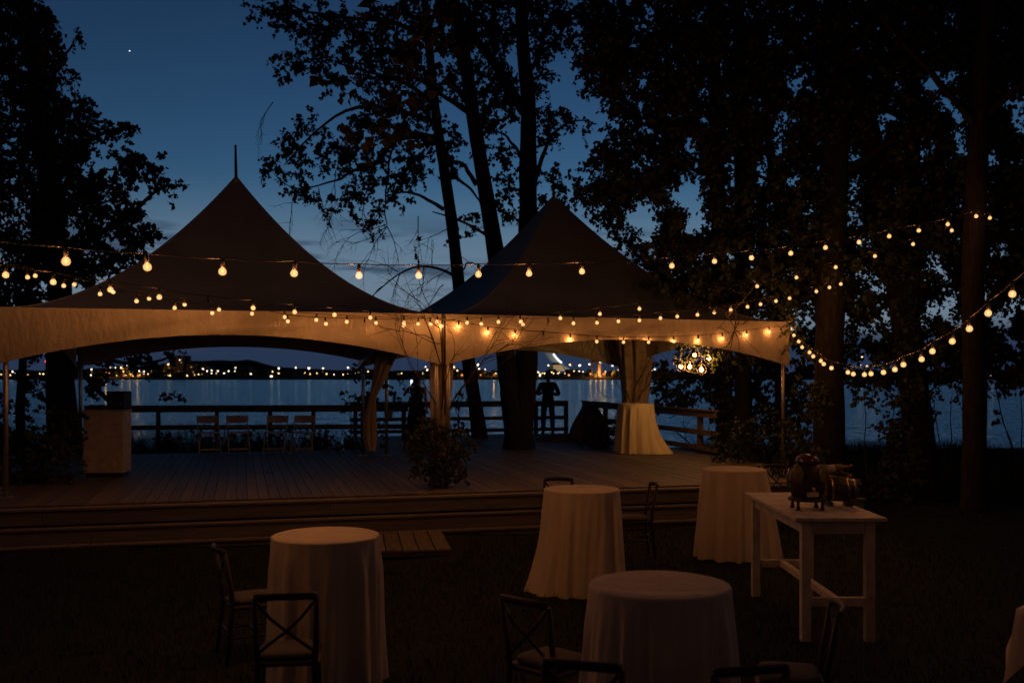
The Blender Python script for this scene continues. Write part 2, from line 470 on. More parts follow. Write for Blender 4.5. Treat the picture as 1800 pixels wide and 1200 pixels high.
# ------------------------------------------------------------------ tents
EAVE = 3.11; PEAKH = 2.46
TM = Vector((-1.06, 14.9, 0)); TL = Vector((-6.90, 13.4, 0)); TR = Vector((4.75, 17.1, 0))
def perp(a, b2):
    d = (b2 - a); q = Vector((-d.y, d.x, 0)); q.normalize(); return q
def make_tent(c0, c1, label, group):
    depth = (c1 - c0).length
    q = perp(c0, c1) * depth
    C = [c0, c1, c1 + q, c0 + q]
    ctr = sum(C, Vector()) / 4
    t = thing('marquee_tent', label, 'tent', (ctr.x, ctr.y, DZ), 0, group)
    loc = Vector((ctr.x, ctr.y, DZ))
    # roof: four concave faces
    g = G()
    for i in range(4):
        a, b2 = C[i], C[(i + 1) % 4]
        def fn(u, v, a=a, b2=b2):
            e = a.lerp(b2, u); p = e.lerp(ctr, v * .985)
            sag = -.10 * math.sin(math.pi * u) * math.sin(math.pi * v) ** 1.0 * (1 - v)
            wr = .012 * math.sin(u * 37 + v * 5) * (1 - v) ** 2 * math.sin(math.pi * u)
            z = EAVE + PEAKH * (v ** 1.72) + sag + wr
            return (p.x, p.y, z)
        g.grid(fn, 28, 26)
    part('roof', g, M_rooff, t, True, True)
    for i in range(4):
        g = G(); pp = []
        for v in np.linspace(0, .985, 22):
            q = C[i].lerp(ctr, v); pp.append((q.x, q.y, EAVE + PEAKH * (v ** 1.72) + .004))
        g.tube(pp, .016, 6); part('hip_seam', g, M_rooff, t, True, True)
        for u in (.25, .5, .75):
            g = G(); pp = []
            for v in np.linspace(0, .95, 16):
                q = C[i].lerp(C[(i + 1) % 4], u).lerp(ctr, v)
                pp.append((q.x, q.y, EAVE + PEAKH * (v ** 1.72) - .10 * math.sin(math.pi * u) * math.sin(math.pi * v) * (1 - v) + .012 * math.sin(u * 37 + v * 5) * (1 - v) ** 2 * math.sin(math.pi * u)))
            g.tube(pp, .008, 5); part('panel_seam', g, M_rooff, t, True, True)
    for i in range(4):
        a, b2 = C[i], C[(i + 1) % 4]
        mid = (a + b2) / 2; out = (mid - ctr); out.normalize()
        def fv(u, v, a=a, b2=b2, out=out):
            e = a.lerp(b2, u)
            k2 = abs(2 * u - 1)
            dep = .345 + .415 * k2 ** 2.0
            edge = math.sin(math.pi * u)
            fold = .018 * v * math.sin(u * 23 + i) * edge + .012 * math.sin(u * 61 + v * 3) * v * edge + .022 * math.sin((u * 2 + v * .8) * 9) * v * edge
            o2 = out * (.02 + fold + .03 * v * (1 - k2))
            return (e.x + o2.x, e.y + o2.y, EAVE + .012 - dep * v)
        g = G(); g.grid(fv, 90, 8)
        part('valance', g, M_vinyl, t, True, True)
    for p in C:
        inn = (ctr - p); inn.normalize(); p2 = p + inn * .09
        g = G(); g.tube([(p2.x, p2.y, DZ), (p2.x, p2.y, EAVE - .03)], .034, 12)
        lg = part('leg', g, M_alu, t, True, True)
        g = G(); g.box((p2.x, p2.y, DZ + .006), (.18, .18, .012), Rdeck)
        part('foot_plate', g, M_alu, lg).location = (0, 0, 0)
        lg.children[0].data.transform(Matrix.Translation(-loc))
    for i in range(4):
        a, b2 = C[i], C[(i + 1) % 4]
        a2 = a + (ctr - a).normalized() * .09; b3 = b2 + (ctr - b2).normalized() * .09
        g = G(); g.tube([(a2.x, a2.y, EAVE - .05), (b3.x, b3.y, EAVE - .05)], .028, 8)
        part('eave_pole', g, M_alu, t, True, True)
    g = G(); g.tube([(ctr.x, ctr.y, EAVE + .9), (ctr.x, ctr.y, EAVE + PEAKH - .05), (ctr.x - .012, ctr.y, EAVE + PEAKH + .58)], [.035, .03, .018], 8)
    part('mast', g, M_steel, t, True, True)
    g = G(); g.lathe([(.10, 0), (.07, .05), (.03, .10)], 12, (ctr.x, ctr.y, EAVE + PEAKH - .075))
    part('peak_cap', g, M_vinyl, t, True, True)
    return C, ctr
tentL, ctrL = make_tent(TL, TM, 'left peaked white marquee tent over the folding chairs, nearer to the viewer', 'peaked marquee tents on the deck')
tentR, ctrR = make_tent(TM + Vector((.06, .03, 0)), TR, 'right peaked white marquee tent with the forked tree behind its arch', 'peaked marquee tents on the deck')

# gathered curtains tied at the corners
def curtain(name, label, path, prof, npl, mt, amp=.22, seed=0):
    """path: points bottom to top; prof: radius at each"""
    c = Vector(path[0]); rr = random.Random(seed); ph = [rr.uniform(0, 6.28) for _ in range(4)]
    g = G(); n = 72; NP = 26
    zs = np.linspace(0, len(path) - 1, NP)
    def fn(u, v):
        f = v * (len(path) - 1); i = min(int(f), len(path) - 2); w = f - i; w = w * w * (3 - 2 * w)
        p = Vector(path[i]).lerp(Vector(path[i + 1]), w); r = prof[i] + (prof[i + 1] - prof[i]) * w
        th = u * 2 * math.pi
        r *= 1 + amp * math.cos(npl * th + ph[0] + .6 * math.sin(v * 4)) + amp * .5 * math.cos((npl * 2 - 3) * th + ph[1] + v) + .12 * math.cos(2 * th + ph[2])
        return (p.x + r * math.cos(th), p.y + r * math.sin(th) * .8, p.z)
    g.grid(fn, n, NP, True)
    o = link(name, g.mesh(name, mt, True, c)); o.location = c
    return tag(o, label, 'curtain')
p_bm = tentL[2]
curtain('curtain', 'tan curtain tied in a waist at the pole right of the folding chairs',
        [P(653, 792, 20.6) + Vector((0, 0, .0)), P(651, 770, 20.6), P(651, 735, 20.6), P(655, 700, 20.6), P(665, 672, 20.6), P(675, 640, 20.6), P(684, 618, 20.6)],
        [.07, .12, .11, .055, .10, .15, .15], 7, M_cloth, .2, 1)  # paler than the other curtains: string light put into the cloth colour
curtain('curtain', 'narrow tan curtain gathered around the shared front pole above the shrub',
        [P(772, 800, 15.15), P(772, 740, 15.15), P(773, 690, 15.15), P(775, 650, 15.15), P(778, 600, 15.15)],
        [.09, .10, .12, .13, .11], 8, M_drape, .26, 2)
curtain('curtain', 'broad trunk-like bundle of pleated curtain flaring upward behind the draped table on the deck',
        [P(1113, 790, 22.2), P(1113, 745, 22.2), P(1115, 712, 22.2), P(1117, 670, 22.2), P(1116, 630, 22.2), P(1114, 590, 22.2)],
        [.17, .19, .22, .27, .32, .34], 9, M_drape, .24, 3)

# ------------------------------------------------------------------ draped round tables
def draped_table(x, y, z0, H, R, label, group, seed, flare=.10, train=None):
    t = thing('cocktail_table', label, 'table', (x, y, z0), 0, group)
    rr = random.Random(seed); ph = [rr.uniform(0, 6.28) for _ in range(8)]; nf = rr.choice((11, 12, 13))
    g = G()
    def skirt(u, v):
        th = u * 2 * math.pi
        h = v
        fold = math.cos(nf * th + ph[0] + .5 * math.sin(2 * th + ph[1])) + .55 * math.cos((nf - 4) * th + ph[2]) + .35 * math.cos((2 * nf + 3) * th + ph[3] + h)
        k2 = min(1, h / .22)
        r = R + .006 + flare * h * (.75 + .45 * math.cos(2 * th + ph[4]) * .6 + .25 * math.cos(3 * th + ph[5])) + .047 * (abs(fold) ** .75 * math.copysign(1, fold)) * k2 ** 1.1 * (.45 + .75 * h) * (.62 + .5 * math.sin(2 * th + ph[1]) * math.cos(3 * th + ph[6])) + .004 * math.sin(31 * th + 7 * h + ph[7]) * k2
        z = H - .012 - (H - .012 - .004) * h
        if train:
            ta, tl = train
            w = max(0, math.cos(th - ta)) ** 3
            r += tl * w * max(0, h - .25) ** 2.0 * 1.7
        z += .005 * math.cos(nf * th + ph[6]) * h + (.008 if h > .98 else 0)
        return (r * math.cos(th), r * math.sin(th), max(z, .003))
    def top(u, v):
        th = u * 2 * math.pi
        prof = [(0, 0), (R * .5, .001), (R * .96, .0), (R, -.004), (R + .006, -.012)]
        f = v * 4; i = min(int(f), 3); w = f - i
        r = prof[i][0] + (prof[i + 1][0] - prof[i][0]) * w; z = prof[i][1] + (prof[i + 1][1] - prof[i][1]) * w
        return (r * math.cos(th), r * math.sin(th), H + z + .0015 * math.sin(r * 19 + ph[7]) * math.cos(th * 2))
    g.grid(top, 144, 8, True)
    g.grid(skirt, 144, 26, True)
    part('tablecloth', g, M_cloth, t, True)
    g = G(); g.lathe([(R - .02, H - .05), (R - .02, H - .02)], 24); part('tabletop', g, M_wood, t)
    g = G(); g.lathe([(.26, .008), (.25, .03), (.04, .06), (.035, H - .05)], 16); part('pedestal', g, M_black, t, True)
    return t
TG = 'round cocktail tables under cream cloths'
draped_table(-1.33, 7.10, 0, 1.07, .375, 'round cocktail table under a cream cloth, standing alone at the left of the lawn', TG, 11, .05)
draped_table(.805, 5.42, 0, 1.07, .378, 'nearest and largest-looking cloth-covered cocktail table, cut by the bottom of the picture', TG, 12, .055)
draped_table(.70, 10.0, 0, 1.07, .375, 'cocktail table under a cream cloth in front of the deck steps, middle of the lawn', TG, 13, .06, (rad(185), .14))
draped_table(2.70, 12.1, 0, 1.07, .38, 'cocktail table under a cream cloth behind the white bar table', TG, 14, .125)
draped_table(2.64, 21.2, DZ, 1.06, .375, 'cocktail table standing on the deck with its tan-lit cloth trailing to the right', TG, 15, .05, (rad(-12), .36))

# ------------------------------------------------------------------ white bar table and the things on it
bx0, bx1, by0, by1, bh = 2.33, 3.09, 8.19, 9.99, 1.03
bt = thing('bar_table', 'tall narrow white wooden bar table with the barrel and drinks urn on it', 'table', ((bx0 + bx1) / 2, (by0 + by1) / 2, 0))
g = G()
for i in range(4):
    gw = (bx1 - bx0) / 4
    gg = G(); gg.box((bx0 + gw * (i + .5), (by0 + by1) / 2, bh - .016), (gw - .004, by1 - by0, .032), bev=.004)
    part('top_board', gg, M_white, bt, world_geo=True)
lg = .075
for xx in (bx0 + .10, bx1 - .13):
    for yy in (by0 + .06, by1 - .06):
        gg = G(); gg.box((xx, yy, (bh - .034) / 2), (lg, lg, bh - .036), bev=.006); part('leg', gg, M_white, bt, world_geo=True)
xm = (bx0 + .10 + bx1 - .13) / 2
for yy in (by0 + .06, by1 - .06):
    gg = G(); gg.box((xm, yy, .33), (bx1 - bx0 - .23 - lg - .004, .05, .075), bev=.005); part('stretcher', gg, M_white, bt, world_geo=True)
    gg = G(); gg.box((xm, yy, bh - .09), (bx1 - bx0 - .23 - lg - .004, .03, .10), bev=.004); part('apron', gg, M_white, bt, world_geo=True)
gg = G(); gg.box((xm, (by0 + by1) / 2, .332), (.06, by1 - by0 - .18, .06), bev=.005); part('stretcher', gg, M_white, bt, world_geo=True)
for xx in (bx0 + .10, bx1 - .13):
    gg = G(); gg.box((xx, (by0 + by1) / 2, bh - .09), (.03, by1 - by0 - .12 - lg - .004, .10), bev=.004); part('apron', gg, M_white, bt, world_geo=True)

# drinks urn: dark body on four feet, copper lid, amber glass flanks
ux, uy = (1419 - 900) / F * 8.75, 8.75
urn = thing('drinks_urn', 'dark rounded drinks urn with copper lid and amber glass sides on the white bar table', 'drinks urn', (ux, uy, bh))
g = G(); g.lathe([(.06, .085), (.125, .10), (.15, .17), (.155, .24), (.14, .33), (.10, .385), (.075, .40)], 28); part('body', g, M_wood, urn, True)
g = G(); g.lathe([(.082, .398), (.10, .402), (.104, .425), (.088, .455), (.05, .475), (.012, .48)], 24); part('lid', g, mat('glossy mahogany', (.10, .034, .02), .14, .8), urn, True)
g = G(); g.tube([(.045, 0, .47), (.055, 0, .505), (.05, 0, .52)], [.012, .016, .010], 8); part('knob', g, M_wood, urn, True)
for sx in (-1, 1):
    g = G(); R = Matrix.Rotation(rad(14 * sx), 3, 'Y')
    gg = G(); gg.lathe([(.004, -.085), (.038, -.06), (.052, -.01), (.046, .04), (.020, .08), (.004, .088)], 16)
    g.add([R @ Vector(v) * 1.0 + Vector((sx * .107, -.10, .315)) for v in gg.v], gg.f)
    part('glass_flask', g, M_amber, urn, True)
    g = G(); g.tube([(sx * .14, 0, .19), (sx * .175, 0, .26), (sx * .16, 0, .34), (sx * .12, 0, .37)], .010, 8); part('handle', g, M_brass, urn, True)
for ax, ay in ((-.105, -.09), (.105, -.09), (-.105, .09), (.105, .09)):
    g = G(); g.lathe([(.022, 0), (.016, .02), (.012, .05), (.02, .11)], 10, (ax, ay, 0)); part('foot', g, M_wood, urn, True)
g = G(); g.lathe([(.15, .075), (.165, .08), (.165, .10), (.15, .105)], 24); part('base_tray', g, M_wood, urn, True)
g = G(); g.box((0, -.166, .145), (.10, .008, .042), bev=.002); part('label_plate', g, M_paper, urn)
g = G(); g.tube([(0, -.155, .20), (0, -.20, .20), (0, -.205, .175)], [.012, .012, .009], 8); part('tap', g, M_brass, urn, True)
# small barrel lying on a stand
bxx, byy = (1473 - 900) / F * 9.0, 9.0
bar = thing('wine_barrel', 'small dark barrel lying on a cradle beside the drinks urn', 'barrel', (bxx, byy, bh))
for k2 in range(14):
    a0 = 2 * math.pi * k2 / 14; a1 = 2 * math.pi * (k2 + .94) / 14
    g = G(); vs = []; fs = []
    for j in range(7):
        x2 = -.15 + .05 * j; r = .088 + .022 * math.cos(x2 / .15 * math.pi / 2)
        for aa in (a0, a1):
            for dr in (0, -.012): vs.append((x2, (r + dr) * math.cos(aa), .145 + (r + dr) * math.sin(aa)))
    for j in range(6):
        o2 = j * 4
        fs += [(o2, o2 + 2, o2 + 6, o2 + 4), (o2 + 1, o2 + 5, o2 + 7, o2 + 3), (o2, o2 + 4, o2 + 5, o2 + 1), (o2 + 2, o2 + 3, o2 + 7, o2 + 6)]
    fs += [(0, 1, 3, 2), (24, 26, 27, 25)]
    g.add(vs, fs); part('stave', g, M_barrel, bar)
for x2 in (-.135, -.07, .07, .135):
    r = .091 + .022 * math.cos(x2 / .15 * math.pi / 2); g = G()
    def hoop(u, v, x2=x2, r=r):
        th = u * 2 * math.pi; q = v * 4
        dx, dr = [(-.012, 0), (.012, 0), (.012, -.004), (-.012, -.004), (-.012, 0)][int(round(q))]
        return (x2 + dx, (r + dr) * math.cos(th), .145 + (r + dr) * math.sin(th))
    g.grid(hoop, 28, 4, True); part('hoop', g, M_brass, bar, True)
for x2 in (-.138, .138):
    g = G(); g.tube([(x2 - .005, 0, .145), (x2 + .005, 0, .145)], .082, 20); part('barrel_head', g, M_barrel, bar)
for x2 in (-.09, .09):
    g = G(); g.box((x2, 0, .022), (.03, .20, .04), bev=.004); part('cradle', g, M_wood, bar)
# bottle lying over the barrel, and a second bottle
def bottle(loc, rz, tilt, label, mt):
    t = thing('bottle', label, 'bottle', loc, rz); R = Matrix.Rotation(rad(tilt), 3, 'Y')
    def put(nm, prof, m2):
        g = G(); gg = G(); gg.lathe(prof, 16); g.add([R @ Vector(v) for v in gg.v], gg.f); part(nm, g, m2, t, True)
    put('body', [(.03, 0), (.036, .006), (.037, .17), (.03, .205), (.015, .235), (.013, .29)], mt)
    put('neck_foil', [(.0145, .25), (.015, .30), (.012, .303)], M_copper)
    put('label', [(.0376, .05), (.0376, .14)], M_paper)
    return t
bottle((bxx - .17, byy, bh + .313), 0, 82, 'bottle lying flat along the top of the small barrel', M_amber)
bottle((bxx - .14, byy + .10, bh + .33), rad(-6), 104, 'dark bottle leaning behind the one on the barrel', M_amber)

# ------------------------------------------------------------------ cross-back chairs
def crossback(loc, rz, label, group):
    t = thing('cross_back_chair', label, 'chair', loc, rz, group)
    g = G(); g.box((0, 0, .445), (.40, .38, .035), bev=.012); part('seat', g, M_wood, t)
    g = G()
    def cu(u, v):
        th = u * 2 * math.pi; f = [(.0, .002), (.9, 0), (1.0, .018), (.96, .036), (.6, .046), (0, .048)]
        q = v * 5; i = min(int(q), 4); w = q - i
        r = f[i][0] + (f[i + 1][0] - f[i][0]) * w; z = f[i][1] + (f[i + 1][1] - f[i][1]) * w
        c2, s2 = math.cos(th), math.sin(th); e = .45
        return (.185 * r * math.copysign(abs(c2) ** e, c2), .175 * r * math.copysign(abs(s2) ** e, s2), .4635 + z)
    g.grid(cu, 32, 10, True); part('cushion', g, M_cush, t, True)
    for sx in (-1, 1):
        g = G(); g.tube([(sx * .185, .175, 0), (sx * .17, .16, .428)], [.013, .018], 8); part('leg', g, M_wood, t, True)
        g = G(); g.tube([(sx * .18, -.235, 0), (sx * .17, -.19, .43), (sx * .175, -.195, .55), (sx * .185, -.25, .86)], [.014, .019, .018, .016], 8); part('leg', g, M_wood, t, True)
        g = G(); g.tube([(sx * .178, -.20, .22), (sx * .178, .165, .22)], .010, 8); part('stretcher', g, M_wood, t, True)
        g = G(); g.tube([(sx * .172, -.247, .84), (sx * .09, -.255, .74), (0, -.235 - .012 * sx, .655), (-sx * .09, -.215, .585), (-sx * .165, -.197, .52)], .011, 6, flat=.5); part('cross_slat', g, M_wood, t, True)
    g = G(); g.tube([(.19 * math.sin(a), -.25 - .045 * math.cos(a * 1.25) + .0, .868 + .012 * math.cos(a * 1.2)) for a in np.linspace(-1.25, 1.25, 11)], .024, 8, flat=.55); part('top_rail', g, M_wood, t, True)
    g = G(); g.tube([(-.17, -.2, .25), (.17, -.2, .25)], .010, 8); part('stretcher', g, M_wood, t, True)
    g = G(); g.tube([(-.178, .02, .22), (.178, .02, .22)], .010, 8); part('stretcher', g, M_wood, t, True)
    return t
CG = 'dark cross-back chairs on the lawn'
ch = crossback((-2.02, 7.75, 0), rad(-62), 'dark cross-back chair with ivory cushion left of the left-hand cocktail table', CG)
for loc, rz, lb in (
        ((-1.40, 6.25, 0), rad(8), 'dark cross-back chair standing in front of the left-hand cocktail table, back to the viewer'),
        ((1.47, 12.1, 0), rad(95), 'cross-back chair seen from the side right of the middle cocktail table by the steps'),
        ((.56, 12.45, 0), rad(172), 'cross-back chair whose top rail shows just above the middle cocktail table'),
        ((3.95, 14.35, 0), rad(200), 'cross-back chair standing at the deck behind the drinks urn'),
        ((.24, 6.05, 0), rad(-42), 'cross-back chair tucked in at the left of the nearest cocktail table'),
        ((.40, 4.82, 0), rad(-18), 'nearest cross-back chair at the bottom edge, left of the front table'),
        ((1.02, 4.75, 0), rad(14), 'cross-back chair at the bottom edge right in front of the nearest table'),
        ((1.60, 5.75, 0), rad(78), 'cross-back chair right of the nearest table, beside the white bar table')):
    dup(ch, loc, rz, lb)

# ------------------------------------------------------------------ white folding chairs
def folding(loc, rz, label, group):
    t = thing('folding_chair', label, 'chair', loc, rz, group)
    for sx in (-1, 1):
        g = G(); d = Vector((0, .44, -.80)); c2 = Vector((sx * .215, -.04, .40)); R = Matrix.Rotation(-math.atan2(.44, .80), 3, 'X')
        g.box(c2, (.022, .040, .91), Matrix.Rotation(math.atan2(.44, .80), 3, 'X'), .004); part('leg', g, M_white, t)
        g = G(); g.box((sx * .18, -.05, .22), (.020, .034, .545), Matrix.Rotation(-math.atan2(.32, .44), 3, 'X'), .004); part('leg', g, M_white, t)
    g = G(); g.box((0, .01, .445), (.40, .36, .026), bev=.008); part('seat', g, M_white, t)
    g = G()
    def bk(u, v):
        x2 = -.205 + .41 * u; arch = .02 * (1 - (2 * u - 1) ** 2)
        q = [(0, 0), (0, 1), (1, 1), (1, 0), (0, 0)][int(round(v * 4))]
        z = .655 - arch * .9 + (.135 + arch * 1.0) * q[1] + (arch if q[1] else 0) * .3
        y2 = -.155 - (z - .655) * .55 - .03 * (1 - (2 * u - 1) ** 2) - .016 * q[0]
        return (x2, y2, z)
    g.grid(bk, 12, 4); part('backrest', g, M_white, t)
    g = G(); g.box((0, .152, .10), (.405, .02, .032), bev=.004); part('stretcher', g, M_white, t)
    g = G(); g.box((0, -.16, .09), (.335, .018, .03), bev=.004); part('stretcher', g, M_white, t)
    g = G(); g.box((0, -.135, .565), (.405, .018, .02), bev=.004); part('stretcher', g, M_white, t)
    return t
FG = 'white folding chairs along the back of the deck'
fc = folding((-6.39, 21.0, DZ), rad(180 + 24), 'leftmost white folding chair on the deck, turned a little to the right', FG)
dup(fc, (-5.80, 21.1, DZ), rad(180 + 22), 'second white folding chair from the left, overlapping the leftmost one')
dup(fc, (-5.03, 21.15, DZ), rad(180), 'third white folding chair from the left, facing straight forward')
dup(fc, (-4.45, 21.15, DZ), rad(178), 'rightmost white folding chair, nearest to the tied curtain')

# ------------------------------------------------------------------ podium with gear, pail, cloth at the right edge
pd = thing('serving_podium', 'white box-shaped serving podium on the left of the deck', 'podium', (-6.67, 16.42, DZ), rad(3))
g = G(); g.box((0, 0, .03), (.56, .36, .06)); part('plinth', g, M_black, pd)
g = G(); g.box((0, 0, .565), (.63, .42, 1.00), bev=.008); part('body', g, M_white, pd)
g = G(); g.box((0, 0, 1.08), (.66, .45, .03), bev=.006); part('top_panel', g, M_white, pd)
sp = thing('loudspeaker', 'small black box loudspeaker on the right side of the white podium', 'loudspeaker', (-6.49, 16.45, DZ + 1.095), rad(-8))
g = G(); g.box((0, 0, .15), (.30, .24, .30), bev=.012); part('cabinet', g, M_black, sp)
g = G(); g.tube([(0, -.121, .15), (0, -.128, .15)], .105, 20); part('grille', g, M_steel, sp)
g = G(); g.tube([(.10, -.123, .05), (.10, -.135, .08), (.115, -.135, .12), (.115, -.123, .13)], .006, 6); part('handle', g, M_alu, sp)
tr2 = thing('serving_tray', 'low dark tray of dishes on the left side of the white podium', 'tray', (-6.83, 16.40, DZ + 1.095))
g = G(); g.box((0, 0, .012), (.30, .26, .022), bev=.006); part('tray', g, M_wood, tr2)
for ax, ay, r in ((-.08, 0, .055), (.05, .04, .06), (.05, -.07, .04)):
    g = G(); g.lathe([(r * .5, .024), (r, .07), (r * .95, .075), (r * .45, .032)], 14, (ax, ay, 0), True, True); part('bowl', g, M_wood, tr2, True)
pc = P(683, 735, 24.86)
pail = thing('pail', 'pale pail hanging on the guard rail right of the tied curtain', 'pail', pc)
g = G(); g.lathe([(.085, 0), (.095, .02), (.118, .22), (.124, .225), (.112, .215), (.08, .02)], 20); part('bucket', g, M_white, pail, True)
g = G(); g.tube([(.118 * math.cos(a), 0, .215 + .14 * math.sin(a)) for a in np.linspace(0, math.pi, 11)], .005, 6); part('handle', g, M_steel, pail, True)
sq = thing('side_table', 'low square table under a pale cloth at the right edge of the lawn', 'table', (3.74, 6.35, 0), rad(45))
g = G()
def sqc(u, v):
    th = u * 2 * math.pi; c2, s2 = math.cos(th), math.sin(th); k2 = max(abs(c2), abs(s2)); L = .36
    if v < .5: q = v / .5 * L; return (q * c2 / k2, q * s2 / k2, .72)
    h = (v - .5) / .5; cor = (min(abs(c2), abs(s2)) / k2) ** 3; q = L + .01 + .05 * h * (1 + .8 * math.cos(9 * th)) * (1 - cor * .5) + .05 * h * cor
    return (q * c2 / k2, q * s2 / k2, .715 - h * (.22 + .26 * cor))
g.grid(sqc, 96, 16, True); part('tablecloth', g, M_cloth, sq, True)
g = G(); g.box((0, 0, .70), (.70, .70, .025)); part('tabletop', g, M_wood, sq)
for ax in (-.3, .3):
    for ay in (-.3, .3):
        g = G(); g.box((ax, ay, .343), (.05, .05, .686)); part('leg', g, M_wood, sq)

# ------------------------------------------------------------------ people
def skinmesh(nodes, edges, radii, levels=2, root=0):
    me = bpy.data.meshes.new('tmp'); me.from_pydata([tuple(p) for p in nodes], edges, []); me.update()
    o = bpy.data.objects.new('tmp', me); COL.objects.link(o)
    sm = o.modifiers.new('Skin', 'SKIN'); sm.use_smooth_shade = True
    if not me.skin_vertices: me.skin_vertices.new(name='skin') if hasattr(me.skin_vertices, 'new') else None
    sv = me.skin_vertices[0].data
    for i, r in enumerate(radii):
        sv[i].radius = r if isinstance(r, tuple) else (r, r); sv[i].use_root = (i == root)
    ss = o.modifiers.new('Sub', 'SUBSURF'); ss.levels = levels; ss.render_levels = levels
    dg = bpy.context.evaluated_depsgraph_get(); dg.update()
    res = bpy.data.meshes.new_from_object(o.evaluated_get(dg))
    bpy.data.objects.remove(o); bpy.data.meshes.remove(me)
    res.polygons.foreach_set('use_smooth', [True] * len(res.polygons))
    return res
def skpart(name, nodes, edges, radii, mt, parent, levels=2, root=0):
    try: me = skinmesh(nodes, edges, radii, levels, root)
    except Exception as ex:
        print('skin failed', ex); return None
    me.name = name; me.materials.clear(); me.materials.append(mt)
    return link(name, me, parent)
def hand_chain(base, d, side):
    """five fingers: nodes and edges starting from the palm node"""
    d = Vector(d).normalized(); s2 = Vector(side).normalized(); nrm = d.cross(s2)
    out = []
    for k2, (off, L) in enumerate(((-.030, .055), (-.010, .070), (.010, .075), (.030, .068))):
        p0 = Vector(base) + d * .045 + s2 * off; p1 = p0 + d * L * .55 + nrm * .012; p2 = p1 + d * L * .35 + nrm * .028
        out.append((p0, p1, p2))
    p0 = Vector(base) + s2 * .034 + d * .005; p1 = p0 + s2 * .022 + d * .03 + nrm * .01; p2 = p1 + d * .028 + nrm * .012
    out.append((p0, p1, p2)); return out
def person_body(parent, pose):
    """pose: dict of joint points in local coordinates (facing +Y)"""
    names = list(pose['j'].keys()); idx = {k2: i for i, k2 in enumerate(names)}
    nodes = [Vector(pose['j'][k2]) for k2 in names]; radii = [pose['r'][k2] for k2 in names]
    edges = [(idx[a], idx[b2]) for a, b2 in pose['e']]
    for sd in ('L', 'R'):
        wv = nodes[idx['wrist' + sd]]; ev = nodes[idx['elbow' + sd]]
        dd = (nodes[idx['palm' + sd]] - wv)
        side = Vector((1 if sd == 'R' else -1, .3, .2)); side -= dd.normalized() * side.dot(dd.normalized())
        for p0, p1, p2 in hand_chain(nodes[idx['palm' + sd]], dd, -side):
            i0 = len(nodes); nodes += [p0, p1, p2]; radii += [.010, .009, .007]
            edges += [(idx['palm' + sd], i0), (i0, i0 + 1), (i0 + 1, i0 + 2)]
    return skpart('body', nodes, edges, radii, M_skin, parent, 2, idx['pelvis'])
E_STD = [('pelvis', 'waist'), ('waist', 'chest'), ('chest', 'neck'), ('neck', 'jaw'), ('jaw', 'skull'), ('skull', 'crown')]
for sd in 'LR':
    E_STD += [('pelvis', 'hip' + sd), ('hip' + sd, 'knee' + sd), ('knee' + sd, 'ankle' + sd), ('ankle' + sd, 'toe' + sd),
              ('chest', 'sho' + sd), ('sho' + sd, 'elbow' + sd), ('elbow' + sd, 'wrist' + sd), ('wrist' + sd, 'palm' + sd)]
R_STD = dict(pelvis=(.14, .10), waist=(.125, .09), chest=(.15, .105), neck=.05, jaw=(.062, .072), skull=(.074, .088), crown=(.055, .065))
for sd in 'LR':
    R_STD.update({'hip' + sd: .085, 'knee' + sd: .055, 'ankle' + sd: .038, 'toe' + sd: .032, 'sho' + sd: .055, 'elbow' + sd: .040, 'wrist' + sd: .027, 'palm' + sd: (.036, .020)})
def face(parent, hx, hy, hz, yaw):
    """nose and ears as a small child mesh on the head"""
    c2, s2 = math.cos(yaw), math.sin(yaw)
    def r3(x2, y2, z2): return (hx + x2 * c2 - y2 * s2, hy + x2 * s2 + y2 * c2, hz + z2)
    g = G(); g.tube([r3(0, .088, .02), r3(0, .108, -.02), r3(0, .092, -.03)], [.008, .014, .008], 6); part('nose', g, M_skin, parent, True)
    for sx in (-1, 1):
        g = G(); g.tube([r3(sx * .078, -.005, .025), r3(sx * .088, -.012, .0), r3(sx * .078, -.002, -.03)], [.008, .016, .007], 6); part('ear', g, M_skin, parent, True)
# man at the rail, back to the viewer, forearms raised in front of him
man = thing('person', 'man in a dark suit at the water rail, back to the viewer, arms bent', 'person', (1.01, 28.0, DZ), rad(4))
J = dict(pelvis=(0, 0, .93), waist=(0, 0, 1.08), chest=(0, .0, 1.30), neck=(0, 0, 1.47), jaw=(0, .035, 1.565), skull=(0, .01, 1.66), crown=(0, 0, 1.70),
         hipL=(-.10, 0, .86), kneeL=(-.125, .02, .48), ankleL=(-.135, -.02, .085), toeL=(-.15, .15, .03),
         hipR=(.10, 0, .86), kneeR=(.125, .02, .48), ankleR=(.135, -.02, .085), toeR=(.15, .15, .03),
         shoL=(-.20, 0, 1.40), elbowL=(-.31, -.03, 1.13), wristL=(-.14, .19, 1.17), palmL=(-.08, .235, 1.19),
         shoR=(.20, 0, 1.40), elbowR=(.32, -.03, 1.12), wristR=(.14, .19, 1.14), palmR=(.08, .235, 1.16))
person_body(man, dict(j=J, r=R_STD, e=E_STD))
jk = ['pelvis', 'waist', 'chest', 'collar', 'shoL', 'elbowL', 'cuffL', 'shoR', 'elbowR', 'cuffR', 'hemL', 'hemR']
Jj = dict(J); Jj['collar'] = (0, -.005, 1.455); Jj['cuffL'] = (-.165, .155, 1.163); Jj['cuffR'] = (.165, .155, 1.133); Jj['hemL'] = (-.07, 0, .80); Jj['hemR'] = (.07, 0, .80)
rj = dict(pelvis=(.185, .135), waist=(.165, .125), chest=(.195, .135), collar=.072, shoL=.078, shoR=.078, elbowL=.062, elbowR=.062, cuffL=.045, cuffR=.045, hemL=(.115, .13), hemR=(.115, .13))
ix = {k2: i for i, k2 in enumerate(jk)}
